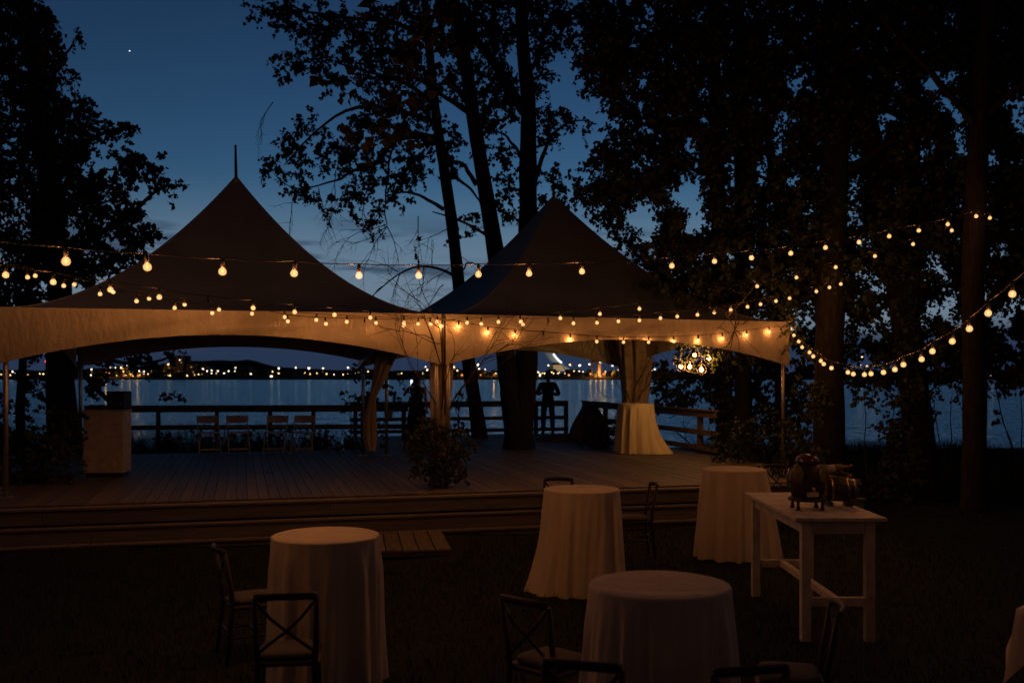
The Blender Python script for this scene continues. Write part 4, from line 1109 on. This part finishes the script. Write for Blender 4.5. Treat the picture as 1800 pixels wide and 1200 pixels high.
shrub('leafy bush around the foot of the tied curtain', 640, 800, 21.8, 0, [(630, 690, 36, 22), (600, 705, 18, 8), (640, 660, 26, 16), (615, 780, 60, 20), (668, 690, 20, 18), (690, 700, 12, 20), (640, 730, 20, 30)], .085, 26, 1.5, 15, 6, depth=.4)
shrub('leaning sprays of foliage between the shared pole and the slim tree', 800, 800, 20.5, DZ, [(815, 690, 14, 12), (800, 705, 12, 10), (805, 740, 22, 20), (690, 670, 26, 22), (725, 720, 24, 30)], .09, 18, 1.2, 15, 5, depth=.3)
shrub('dark bush at the right end of the deck by the guard rail', 1310, 850, 19.2, 0, [(1310, 770, 50, 46), (1350, 800, 40, 40), (1290, 800, 40, 30), (1345, 740, 36, 30), (1275, 790, 14, 24)], .07, 36, 2.0, 17, 6)
shrub('bush behind the drinks urn at the foot of the thick grove trunk', 1410, 880, 16.6, 0, [(1405, 810, 45, 45), (1370, 850, 40, 30), (1430, 850, 40, 30), (1400, 760, 30, 40), (1420, 700, 34, 50)], .07, 36, 2.8, 18, 6)
shrub('tall weeds between the two thick grove trunks', 1540, 900, 17.4, 0, [(1575, 800, 32, 50), (1535, 865, 40, 34), (1590, 840, 36, 46), (1580, 740, 28, 36), (1518, 700, 16, 14), (1600, 700, 34, 34), (1540, 885, 70, 26)], .08, 34, 3.2, 18, 7)
shrub('weeds on the bank left of the right-hand trunk', 1665, 900, 19.5, 0, [(1670, 865, 40, 16), (1680, 885, 60, 20), (1640, 700, 16, 30), (1680, 690, 18, 12), (1625, 870, 40, 26)], .08, 34, 1.8, 17, 6)
shrub('weeds on the bank at the right edge of the picture', 1790, 900, 19.0, 0, [(1790, 872, 60, 16), (1750, 690, 18, 18), (1800, 650, 30, 26), (1740, 892, 60, 22), (1860, 850, 50, 40), (1750, 640, 16, 30), (1762, 730, 12, 14)], .08, 32, 1.6, 18, 6)
shrub('low bushes on the bank behind the leftmost folding chairs', 300, 800, 23.2, 0, [(260, 775, 50, 22), (330, 778, 50, 20), (400, 775, 50, 22)], .07, 34, 2.2, 16, 6)
shrub('low bushes on the bank behind the right-hand folding chairs', 530, 800, 23.2, 0, [(460, 775, 50, 22), (530, 778, 50, 20), (590, 776, 40, 22)], .07, 34, 2.2, 16, 6)
# leafy spray at the right tent corner
sprig = thing('leafy_branch', 'leafy sprig overlapping the front right corner of the right tent', 'branch', P(1402, 540, 16.6))
g = G(); limb(g, [P(1402, 540, 16.6), P(1392, 580, 16.5), P(1384, 615, 16.5)], .01, .004, 77, 8, 5, .01); part('stem', g, M_twig, sprig, True, True)
c, r = fill([(1386, 585, 12, 16), (1392, 560, 14, 12), (1383, 610, 8, 12), (1410, 600, 10, 30), (1425, 625, 14, 18)], 16.3, 16.9, RNG, layers=1.6, cr=10); crown(sprig, 'foliage', c, r, 9, .075, M_leaf2)
# bare branches
def bare(label, D, sets, seed, base):
    t = thing('bare_branch', label, 'branch', base); g = G(); rr = random.Random(seed)
    for (px, py, dx, dz, L, r0, dep) in sets: twiggery(g, P(px, py, D), (dx, rr.uniform(-.2, .2), dz), L, r0, dep, rr, -.1, 7)
    part('twigs', g, M_twig, t, False, True); return t
bare('bare forked branches rising from the shrub at the shared front pole', 14.6, [(776, 720, .25, 1, 1.7, .013, 2), (790, 720, .5, 1, 1.5, .012, 2), (766, 710, -.25, 1, 1.2, .010, 2), (782, 730, .08, 1, 1.6, .014, 2), (800, 700, .7, .9, .9, .008, 1), (756, 720, -.4, 1, 1.0, .009, 1)], 3, P(776, 740, 14.6))
bare('bare branches standing in the curtain bundle behind the draped table', 21.7, [(1108, 705, -.35, 1, 1.7, .012, 2), (1112, 705, .25, 1, 1.8, .013, 2), (1118, 705, .7, 1, 1.7, .012, 2), (1100, 700, -.5, .9, 1.2, .009, 2), (1122, 705, .45, 1, 1.3, .009, 1), (1092, 708, -.6, .6, .8, .007, 0)], 9, P(1112, 712, 21.7))
bare('thin bare branch sloping up across the right end of the right tent', 15.9, [(1345, 482, -.75, -.65, 1.5, .012, 1), (1293, 545, .08, -1, .8, .012, 2), (1300, 560, .15, -1, .7, .008, 1)], 21, P(1345, 482, 15.9))
bare('bare twigs hanging over the water beyond the right guard rail', 25.5, [(1190, 760, .5, -.3, 1.2, .02, 2), (1175, 735, .7, .3, 1.0, .012, 2), (1200, 790, .3, 1, .9, .014, 2), (1150, 690, .4, -.8, .8, .010, 1)], 33, P(1190, 770, 25.5))
# rock beside the far rail, with a low timber edging
def blob(name, label, cat, c, d, seed, mt):
    rr = random.Random(seed); g = G(); ph2 = [rr.uniform(0, 6.28) for _ in range(6)]
    def fn(u, v):
        th = u * 2 * math.pi; f = v * math.pi * .56; r = 1 + .16 * math.cos(3 * th + ph2[0]) * math.sin(f) + .1 * math.cos(5 * th + ph2[1]) + .12 * math.sin(4 * f + ph2[2])
        k2 = math.sin(f) ** .7 if f > 0 else 0
        return (d[0] * r * k2 * math.cos(th), d[1] * r * k2 * math.sin(th), d[2] * (math.cos(f) * (1 + .12 * math.cos(2 * th + ph2[3]))))
    g.grid(fn, 22, 12, True)
    o = link(name, g.mesh(name, mt)); o.location = c; return tag(o, label, cat)
blob('boulder', 'large dark boulder on the deck between the man and the draped table', 'boulder', P(1035, 775, 25.2) - Vector((0, 0, .0)), (.42, .4, .85), 4, M_rock)
blob('boulder', 'low flat boulder right of the forked tree at the man\'s feet', 'boulder', P(985, 780, 25.0), (.55, .35, .22), 6, M_rock)

# grass: lawn blades and the rough bank
def blades(name, xr, yr, n, h, reject, zf):
    x = RNG.uniform(*xr, n); y = RNG.uniform(*yr, n); k2 = reject(x, y); x, y = x[~k2], y[~k2]; n = len(x)
    z = zf(x, y); a = RNG.uniform(0, 6.28, n); w = .004 + .004 * RNG.random(n); hh = h * RNG.uniform(.5, 1.3, n)
    lean = RNG.normal(0, .35, (n, 2)) * hh[:, None]
    V = np.stack([np.stack([x - w * np.cos(a), y - w * np.sin(a), z - .01], 1), np.stack([x + w * np.cos(a), y + w * np.sin(a), z - .01], 1), np.stack([x + lean[:, 0], y + lean[:, 1], z + hh], 1)], 1).reshape(-1, 3)
    me = np_mesh(name, V, None, np.arange(n * 3).reshape(-1, 3), (M_grass,))
    o = link(name, me); o['kind'] = 'stuff'; o['label'] = 'dark grass'; o['category'] = 'grass'
    return o
gz = lambda x, y: .035 * np.sin(x * 1.3 + y * .7) + .03 * np.sin(x * .5 - y * 1.1)
def in_deck(x, y):
    s2 = (x - A0.x) * DU.x + (y - A0.y) * DU.y; t2 = (x - A0.x) * DV.x + (y - A0.y) * DV.y
    return ((t2 > -.4) & (s2 < 12.5) & (s2 > -2.7)) | ((abs(x + 1.75) < 1.15) & (y > 11.7) & (y < 13.9))
o = blades('lawn_grass', (-9, 9), (3.8, 17), 90000, .055, in_deck, gz); o['label'] = 'short dark lawn grass around the tables'
def no_bank(x, y):
    s2 = (x - A0.x) * DU.x + (y - A0.y) * DU.y; t2 = (x - A0.x) * DV.x + (y - A0.y) * DV.y
    return ~((t2 > 8.7) & (s2 < 5.4) & (y < 28.5))
o = blades('bank_grass', (-16, 2), (19, 28.5), 26000, .85, no_bank, gz); o['label'] = 'tall rough grass on the bank behind the folding chairs'
o = blades('bank_grass', (5.5, 14), (17.5, 31), 22000, .32, lambda x, y: (y > 17.5 + (x - 5.5) * 0 + 15.5), gz); o['label'] = 'rough grass under the grove on the right-hand bank'

# ------------------------------------------------------------------ string lights
bg_ = G(); bg_.lathe([(.011, .030), (.013, .0235), (.020, .017), (.0252, .008), (.027, -.003), (.0248, -.014), (.018, -.0225), (.009, -.0265), (.002, -.028)], 16)
bulb_lit = bg_.mesh('bulb', M_glow, True); bulb_off = bg_.mesh('bulb', M_glass, True)
fg_ = G(); fg_.lathe([(.002, .012), (.006, .007), (.008, -.002), (.006, -.009), (.002, -.012)], 6)
fil_me = fg_.mesh('filament', M_fil, True)
sg_ = G(); sg_.lathe([(.014, .024), (.015, .070), (.011, .080), (.006, .092)], 10)
filB_me = fg_.mesh('filament', M_filB, True)
sock_me = sg_.mesh('socket', M_wire, True)
WUP = .09
def bulb_light(w):
    ld = bpy.data.lights.new('bulb_light', 'POINT'); ld.energy = w; ld.color = (1, .34, .09); ld.shadow_soft_size = .018; return ld
BL_SMALL = bulb_light(.052); BL_BIG = bulb_light(.19)
def string(label, bulbs, start, end, sag=.03, r=.0045, big=False, more=()):
    pts3 = [P(x2, y2, d) for x2, y2, d, *_ in bulbs] + [Vector(q) for q in more]
    bulbs = list(bulbs) + [(1999, 0, 0)] * len(more)
    t = thing('string_lights', label, 'string lights', pts3[0] + Vector((0, 0, WUP)), 0, 'strings of warm festoon bulbs')
    path = []
    anchor = ([Vector(start)] if start else []) + [p + Vector((0, 0, WUP)) for p in pts3] + ([Vector(end)] if end else [])
    for a, b2 in zip(anchor, anchor[1:]):
        for k2 in range(4):
            f = k2 / 4; q = a.lerp(b2, f); q.z -= sag * min(1, (b2 - a).length) * 4 * f * (1 - f) * .5; path.append(q)
    path.append(anchor[-1])
    g = G(); g.tube(path, r, 5); part('cable', g, M_wire, t, True, True)
    for (x2, y2, d, *off), p in zip(bulbs, pts3):
        o = link('bulb', bulb_off if off else bulb_lit, t, p - t.location, random.uniform(0, 6.28))
        o.rotation_euler = (random.gauss(0, .05), random.gauss(0, .05), random.uniform(0, 6.28))
        link('socket', sock_me, o)
        if not off:
            link('filament', fil_me, o)
            lo = bpy.data.objects.new('bulb_light', BL_BIG if (big and x2 < 1060) else BL_SMALL); COL.objects.link(lo); lo.parent = o
    return t
FILL_LOOP = [(3.9, 5.6, 3.25), (4.3, 4.6, 3.35), (4.6, 3.6, 3.4), (4.8, 2.6, 3.4), (4.9, 1.6, 3.35), (4.9, .6, 3.3), (4.8, -.4, 3.25), (4.6, -1.4, 3.2), (4.2, -2.3, 3.15), (3.5, -3.0, 3.1), (2.6, -3.4, 3.05), (1.6, -3.6, 3.0), (.6, -3.7, 3.0),  # unseen bulbs behind the viewer, added to brighten camera-facing surfaces
        (-.4, -3.7, 3.0), (-1.4, -3.6, 3.0), (-2.4, -3.4, 3.05), (-3.3, -3.0, 3.1), (-4.0, -2.3, 3.15), (-4.4, -1.4, 3.2), (-4.7, -.4, 3.25), (-4.9, .6, 3.25), (-5.0, 1.6, 3.2), (-5.0, 2.6, 3.15), (-5.05, 3.6, 3.1)]
def depth(xs, D0, D1, curve=1.0):
    n = len(xs) - 1
    return [D0 + (D1 - D0) * (i / n) ** curve for i in range(n + 1)]
A_ = [(-35, 446), (116, 459), (259, 469), (391, 477), (517, 480), (631, 484), (736, 484), (841, 482), (930, 480.5), (1023, 477), (1105, 472, 1), (1181, 467), (1256, 459), (1321, 453), (1390, 445), (1451, 435), (1510, 425.5), (1563, 415), (1615, 405), (1666, 394), (1716, 380)]
da = depth(A_, 6.0, 14.6, 1.15)
string('long front string of large bulbs sweeping from the near left to the right-hand trunk', [(a[0], a[1], d, *a[2:]) for a, d in zip(A_, da)], P(-260, 415, 5.4), P(1724, 372, 15.9), big=True)
B_ = [(846, 569), (915, 565), (985, 559), (1054.5, 551.5), (1124, 542.5), (1193, 531, 1), (1262, 517, 1), (1331, 503), (1400, 487.5), (1469, 469.5), (1538, 450), (1605, 429), (1673, 405), (1740, 383)]
string('string rising from the shared tent corner up to the right across the grove', [(a[0], a[1], d, *a[2:]) for a, d in zip(B_, depth(B_, 14.3, 15.6))], P(776, 562, 14.7), P(1752, 372, 15.9))
C_ = [(821, 567), (876, 565.5), (919.5, 570), (964, 569, 1), (1008, 568), (1049.5, 567), (1087, 564.5), (1124, 563), (1161, 559), (1190.5, 556), (1226, 553), (1255.5, 549), (1284.5, 544), (1314, 539), (1337, 534.5), (1364, 529), (1388, 524), (1435, 512), (1458, 505), (1478, 499)]
string('string of small bulbs along the right tent eave to the thick grove trunk', [(a[0], a[1], d, *a[2:]) for a, d in zip(C_, depth(C_, 14.2, 16.4))], P(776, 562, 14.7), P(1484, 494, 16.9))
D_ = [(777, 573), (806, 574), (857.5, 584), (906, 589), (955, 592, 1), (1002.5, 596), (1049, 600), (1096, 601), (1140, 601), (1184.5, 600), (1227.5, 598), (1270, 594.5), (1312.5, 589), (1352, 583)]
pn_ = -perp(TM, TR); po_ = TM + Vector((.06, .03, 0)) + pn_ * .075                 # the cable rests against the valance
dd_ = [po_.dot(pn_) / (Vector(((a[0] - 900) / F, 1, 0)).dot(pn_)) for a in D_]
string('string drooping close in front of the right tent valance', [(a[0], a[1], d, *a[2:]) for a, d in zip(D_, dd_)], P(772, 560, 14.66), P(1386, 574, 16.95))
E_ = [(1392, 578), (1395.5, 589), (1404, 600), (1410, 610), (1423, 619), (1429.5, 626), (1443, 634), (1448, 639.5), (1461.5, 646.5), (1490.5, 654), (1500, 657), (1519.5, 658), (1531, 656.5), (1553, 654), (1573, 649), (1588, 640.5), (1620, 631), (1639, 617), (1674, 599.5), (1704, 577.5), (1737, 550), (1779.5, 516.5), (1830, 472)]
string('string dipping low from the right tent corner and rising out of view at the right, continued by added fill bulbs', [(a[0], a[1], d) for a, d in zip(E_, depth(E_, 16.8, 7.2, .92))], P(1387, 566, 16.95), (-5.1, 4.5, 3.1), more=FILL_LOOP)
G_ = [(10, 483), (93.5, 495.5), (194, 509), (280, 522), (366, 534, 1), (445, 541), (518, 548), (588, 553), (651, 558), (710, 567), (768, 565)]
string('string of mid-sized bulbs from the left edge down to the shared tent corner', [(a[0], a[1], d, *a[2:]) for a, d in zip(G_, depth(G_, 8.4, 14.5))], P(-80, 468, 7.6), P(776, 556, 14.7))
H_ = [(-16, 474), (48.5, 487), (112, 502), (176, 516.5), (240, 529), (307, 541), (373, 550), (443, 551), (506, 564.5), (573, 569), (641, 570, 1), (710, 572), (757, 569)]
string('lowest string of small bulbs along the left tent eave', [(a[0], a[1], d, *a[2:]) for a, d in zip(H_, depth(H_, 12.2, 14.4))], P(-90, 455, 12.0), P(775, 561, 14.66))
I_ = [(-6, 468), (62, 484.5), (130.5, 500), (199, 513), (262, 524.5), (324.5, 535), (385, 544), (500.5, 557), (556, 562), (609.5, 565.5), (661, 567.5), (735, 569)]
string('second string of small bulbs running just above the lowest one on the left', [(a[0], a[1], d) for a, d in zip(I_, depth(I_, 12.7, 14.5))], P(-80, 450, 12.5), P(775, 559, 14.68))

# hanging glass lanterns with ivy under the right end of the right tent
bm_ = tentR[2]
LD = 19.3
def ring_lantern(px, py, ztop, label):
    c2 = P(px, py, LD + random.uniform(-.35, .35))
    t = thing('hanging_lantern', label, 'lantern', c2, 0, 'glass lanterns hanging under the right tent')
    g = G(); g.lathe([(.012, -.085), (.06, -.062), (.084, -.01), (.07, .05), (.03, .085), (.02, .10)], 18, capb=True, capt=False); part('glass', g, M_glass, t, True)
    g = G(); g.tube([(.095 * math.cos(a), 0, .105 * math.sin(a)) for a in np.linspace(0, 2 * math.pi, 25)], .0045, 6, False); part('ring', g, M_rope, t, True)
    g = G(); g.lathe([(.004, -.055), (.026, -.038), (.036, -.01), (.024, .024), (.003, .042)], 10); part('light', g, M_fil2, t, True)
    g = G(); g.tube([(0, 0, .095), (0, 0, ztop - c2.z)], .006, 5); part('cord', g, M_drape, t, True)
for i, (px, py, lb) in enumerate(((1197, 643, 'leftmost round glass lantern hanging in the ivy'), (1212.5, 644, 'lantern hanging between the leftmost one and the lowest one'), (1221, 623, 'highest lantern in the middle of the cluster'),
                                  (1246, 629, 'rightmost lantern of the cluster, hanging high'), (1233, 649, 'lowest lantern of the cluster, in a wide ring'))):
    ring_lantern(px, py, 2.92, lb)
pole = thing('hanging_pole', 'slim horizontal pole from which the glass lanterns hang', 'pole', P(1175, 601, LD))
g = G(); g.tube([P(1165, 597, LD) , P(1260, 597, LD)], .02, 8); part('pole', g, M_alu, pole, True, True)
iv = thing('ivy_garland', 'ivy garland trailing among the glass lanterns', 'ivy', P(1215, 600, LD), 0)
g = G()
for px, L in ((1195, 45), (1222, 55), (1262, 40), (1240, 20)): limb(g, [P(px, 598, LD), P(px + 3, 598 + L / 2, LD + .05), P(px - 1, 598 + L, LD)], .006, .003, px, 8, 5, .02)
part('stems', g, M_twig, iv, True, True)
c, r = fill([(1196, 618, 9, 20), (1222, 628, 7, 28), (1256, 620, 14, 14), (1262, 636, 9, 10), (1230, 606, 40, 8), (1200, 634, 12, 10), (1225, 648, 6, 12), (1208, 625, 8, 12), (1240, 618, 8, 10)], LD - .35, LD + .35, RNG, layers=3.4, cr=9)
crown(iv, 'foliage', c, r, 13, .06, M_leaf2)
hv = thing('ivy_curtain', 'sunlit-looking hanging vine leaves right of the lanterns', 'ivy', P(1310, 600, 21.6), 0); hv['label'] = 'hanging vine lit by the lanterns under the right end of the tent'
g = G(); limb(g, [P(1270, 610, 21.6), P(1300, 625, 21.6), P(1345, 640, 21.6)], .01, .004, 5, 8, 5, .02); part('stems', g, M_twig, hv, True, True)
c, r = fill([(1310, 628, 40, 12), (1290, 640, 24, 14), (1275, 620, 14, 10), (1340, 636, 20, 10)], 21.2, 22.0, RNG, layers=2.0, cr=12); crown(hv, 'foliage', c, r, 12, .07, M_leaf2)

# ------------------------------------------------------------------ far shore: lamps, buildings, crane, tower
FD = 945
bs = bpy.data.meshes.new
def lamp_meshes(r, mt, nm):
    g = G(); g.lathe([(r * .1, -r * .9), (r * .75, -r * .65), (r, 0), (r * .75, r * .65), (r * .1, r * .9)], 8); return g.mesh(nm, mt, True)
LM = {'w': lamp_meshes(.62, M_lampw, 'lamp_head'), 'W': lamp_meshes(.88, M_lampw, 'lamp_head'), 'y': lamp_meshes(.52, M_lampy, 'lamp_head'), 'Y': lamp_meshes(1.2, M_lampy, 'lamp_head'), 'o': lamp_meshes(.75, M_lampo, 'lamp_head'), 'r': lamp_meshes(.8, M_lampr, 'lamp_head')}
gmast = G(); gmast.tube([(0, 0, 0), (0, 0, 1)], [.25, .14], 5); mast_me = gmast.mesh('mast', M_steel)
def glow(parent, loc, col, watts):
    ld = bpy.data.lights.new('lamp_light', 'POINT'); ld.energy = watts; ld.color = col; ld.shadow_soft_size = .5
    o2 = bpy.data.objects.new('lamp_light', ld); COL.objects.link(o2); o2.parent = parent; o2.location = loc; return o2
NTH = ['first', 'second', 'third', 'fourth', 'fifth', 'sixth', 'seventh', 'eighth', 'ninth', 'tenth', 'eleventh', 'twelfth', 'thirteenth', 'fourteenth', 'fifteenth', 'sixteenth', 'seventeenth', 'eighteenth', 'nineteenth', 'twentieth',
       'twenty-first', 'twenty-second', 'twenty-third', 'twenty-fourth', 'twenty-fifth', 'twenty-sixth', 'twenty-seventh', 'twenty-eighth']
def far_lamp(px, py, kind, nth=0):
    d = FD + random.uniform(-12, 30); p = P(px, py, d); zb = 1.0; h = max(.5, p.z - zb)
    lab = {'w': 'small white lamp on the far shore', 'W': 'bright white flood light on a mast across the water', 'y': 'small amber lamp on the far shore', 'Y': 'larger warm lamp across the water', 'o': 'orange sodium lamp low on the far shore', 'r': 'red beacon above the far shore at the left'}[kind]
    t = thing('shore_lamp', lab, 'street lamp', (p.x, p.y, zb), 0, 'lamps along the far shore: ' + lab)
    o = link('mast', mast_me, t); o.scale = (1, 1, h)
    lh = link('lamp_head', LM[kind], t, (0, 0, h)); lh.scale = (random.uniform(.65, 1.15),) * 3
    if kind == 'W': t['label'] = NTH[nth] + ' bright white flood light on a mast across the water, counted from the left'
    if kind == 'Y': t['label'] = NTH[nth] + ' large warm lamp across the water, counted from the left'
    if kind == 'o' and nth % 2 == 0: glow(t, (0, -3, h + 1.5), (1, .36, .09), 130)
lamps = {'y': [(2, 658), (12, 658.5), (18, 659), (30, 659), (49, 658.5), (56, 659), (66, 660), (70, 656.5), (76, 657), (82, 656.5), (187, 642), (194, 646), (205, 660), (217, 653), (222, 658), (234, 660), (238, 657), (246, 659), (253, 657), (260, 657), (266, 655), (291, 659), (296, 659.5), (299, 660), (329, 660),
               (342, 659), (349, 658), (380, 656), (479, 653), (490, 656), (536, 655), (545, 657), (557, 656), (574, 657), (603, 658), (626, 657), (647, 653), (706, 656), (743, 656), (818, 656), (804, 651), (871.5, 656), (1009, 652), (993, 656), (973, 656), (957, 656), (953, 656), (983, 654), (970, 654), (949, 657), (1064, 653), (1512, 641), (1524, 643), (1741, 659), (1682, 629)],
         'w': [(22, 653), (25, 656), (161, 649), (160, 659), (203, 646), (223, 641), (228, 652), (245, 652), (253, 653), (281, 650), (316, 632.5), (357, 648), (364, 652), (372, 651), (383, 652), (372, 656), (394, 656), (402, 652), (413, 652), (414, 646), (441, 657), (587, 658), (607, 658), (612, 657), (751, 650), (842, 648), (853, 649), (878, 656), (981, 656), (946, 654), (949, 660), (1018, 652), (1025, 653), (1087, 650), (1089, 644), (1055, 636), (1059, 636), (1145, 651), (1151, 649)],
         'W': [(477, 662), (490, 647), (520, 646), (543, 647), (568, 647), (612, 646), (682, 646), (748, 644.5), (840, 641), (877, 640), (964, 642), (1019, 642), (1036, 640), (1077, 642), (1145, 639)],
         'Y': [(213, 646), (296, 640.5), (798, 645), (1002, 641), (1049, 633), (1063, 633), (1514, 627.5), (1745, 631), (1540, 634)],
         'o': [(188, 655), (192, 656), (216, 648), (219, 660), (230, 660), (236, 661), (243, 660), (1052, 657), (1038, 657), (1060, 657), (1063, 660), (1041, 661), (1056, 661), (1070, 660), (1076, 658), (1082, 659), (1047, 661), (1000, 659), (812, 659), (826, 658), (845, 659), (868, 659), (885, 658), (935, 660)],
         'r': [(80, 635)]}
for kk, lst in lamps.items():
    for q, (px, py) in enumerate(sorted(lst)): far_lamp(px, py, kk, q)
wg = G(); wg.box((0, 0, 0), (1, .3, 1)); win_me = wg.mesh('window', M_winy)
rngb = random.Random(77)
blds = [(20, 60, 651), (95, 60, 653), (180, 40, 648), (222, 30, 644), (258, 36, 650), (300, 16, 640), (318, 22, 626), (342, 18, 640), (365, 14, 643), (395, 30, 650), (430, 22, 646), (462, 26, 651), (500, 40, 653), (560, 40, 652), (615, 44, 652), (660, 34, 650), (715, 40, 652), (760, 30, 650), (822, 60, 651), (880, 30, 652), (1005, 22, 650), (1082, 26, 653), (1130, 40, 652), (1250, 60, 652), (1480, 60, 650), (1560, 50, 652), (1680, 70, 650), (1780, 50, 651)]
for i, (px, w, top) in enumerate(blds):
    d = 985 + rngb.uniform(0, 60); p = P(px, top, d); W = w / F * d; H = p.z - 1.2; dp = rngb.uniform(14, 24)
    pos = 'far left' if px < 300 else 'left' if px < 600 else 'middle' if px < 1000 else 'right'
    t = thing('waterfront_building', NTH[i] + ' low waterfront building from the left along the far shore, small lit windows', 'building', (p.x, d, 1.2), 0, 'low buildings along the far shore')
    if top < 630: t['label'] = 'tallest dark block on the far shore, left of the hill'; del t['group']
    g = G(); g.box((0, 0, H / 2), (W, dp, H)); part('wall', g, M_conc, t)
    g = G(); g.box((0, 0, H + .3), (W + .6, dp + .6, .6)); part('roof', g, M_roof, t)
    for k2 in range(rngb.randint(2, 4)):
        o = link('window', win_me, t, (rngb.uniform(-.42, .42) * W, -dp / 2 - .1, rngb.uniform(.2, .85) * H)); o.scale = (rngb.uniform(.7, 1.3), 1, .7)
# shore tree line
cs = [P(x2, RNG.uniform(654, 662), RNG.uniform(955, 985)) for x2 in RNG.uniform(-300, 2100, 500)]
V, T, mi = foliage_arrays([tuple(p) for p in cs], [3.0] * len(cs), 22, 3.0, RNG, .1, .1)
o = link('far_trees', np_mesh('far_trees', V, None, T, (M_leaf, M_twig), mi)); o['kind'] = 'stuff'; o['label'] = 'dark line of trees along the far shore'; o['category'] = 'trees'
# port crane
p = P(1046, 664, 950)
cr_ = thing('port_crane', 'tall portal crane beside orange lights on the far shore', 'crane', (p.x, 950, 1))
def cp(px, py, dy=0): q = P(px, py, 950); return (q.x - p.x, dy, q.z - 1)
for px in (1040, 1050):
    for dy in (-5, 5):
        g = G(); g.tube([cp(px, 663, dy), cp(px + (1 if px < 1045 else -1), 630, dy)], .45, 5); part('leg', g, M_steel, cr_)
g = G(); g.tube([cp(1028, 631), cp(1080, 627)], .8, 6); part('boom', g, M_steel, cr_)
g = G(); g.tube([cp(1045, 631), cp(1047, 612), cp(1078, 627)], .3, 5); part('stay', g, M_steel, cr_)
g = G(); g.box(cp(1045, 634), (6, 8, 4)); part('machine_house', g, M_steel, cr_)
# chimney-like silo lit orange
p = P(1054, 663, 955); g = G(); g.lathe([(1.6, 0), (1.4, 12), (1.4, 13)], 10)
o = link('silo', g.mesh('silo', mat('pale silo concrete', (.45, .42, .38), .9, .1), True)); o.location = (p.x, 955, 1); tag(o, 'slim orange-lit silo beside the crane on the far shore', 'silo')
# leaning curved tower
p0 = P(1003, 652, 1900)
tw = thing('leaning_tower', 'pale curved leaning tower with a lit edge beyond the far shore', 'tower', (p0.x, 1900, 3))
def tp(px, py): q = P(px, py, 1900); return Vector((q.x - p0.x, 0, q.z - 3))
tpath = [tp(946, 585), tp(952, 600), tp(960, 614), tp(969, 627), tp(981, 639), tp(996, 648.5), tp(1014, 655)]
g = G(); pth = wob(tpath, 24, 0, 1); g.tube(pth, [float(np.interp(k2 / 24, [0, .45, .7, 1], [8.5, 8.0, 5.5, 1.6])) for k2 in range(25)], 10, True, .6); part('shaft', g, mat('tower concrete', (.5, .5, .5), .8, .2), tw, True)
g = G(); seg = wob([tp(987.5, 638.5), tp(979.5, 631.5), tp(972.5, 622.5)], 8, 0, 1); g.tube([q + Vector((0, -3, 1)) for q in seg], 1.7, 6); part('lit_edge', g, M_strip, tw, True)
fl = thing('floodlight', 'ground flood light shining up at the pale leaning tower', 'floodlight', (p0.x - 10, 1840, 3))
g = G(); g.box((0, 0, .5), (1.5, 1.2, 1), bev=.1); part('housing', g, M_steel, fl); glow(fl, (0, 0, 8), (.85, .95, 1), 1500)
for k2, yy in enumerate((643, 646.5, 650)):
    a = tp(972, yy); b2 = tp(987 + k2 * 2, yy); g2 = G(); g2.box(((a.x + b2.x) / 2, -20, a.z), (b2.x - a.x, 8, 1.6)); part('lit_floor', g2, M_winy, tw)
g = G(); a = tp(966, 653); b2 = tp(992, 640); g.box(((a.x + b2.x) / 2, -10, (a.z + b2.z) / 2), (b2.x - a.x, 12, b2.z - a.z)); part('base_block', g, M_conc, tw)
# one bright star
g = G(); g.lathe([(.1, -1.3), (1.0, -.7), (1.4, 0), (1.0, .7), (.1, 1.3)], 8)
o = link('star', g.mesh('star', M_star, True)); o.location = P(228, 90, 4000); tag(o, 'single white star in the upper left sky', 'star')
print('objects', len(S.objects), 'tris ~', sum(len(o.data.loop_triangles) or len(o.data.polygons) for o in S.objects if o.type == 'MESH'))
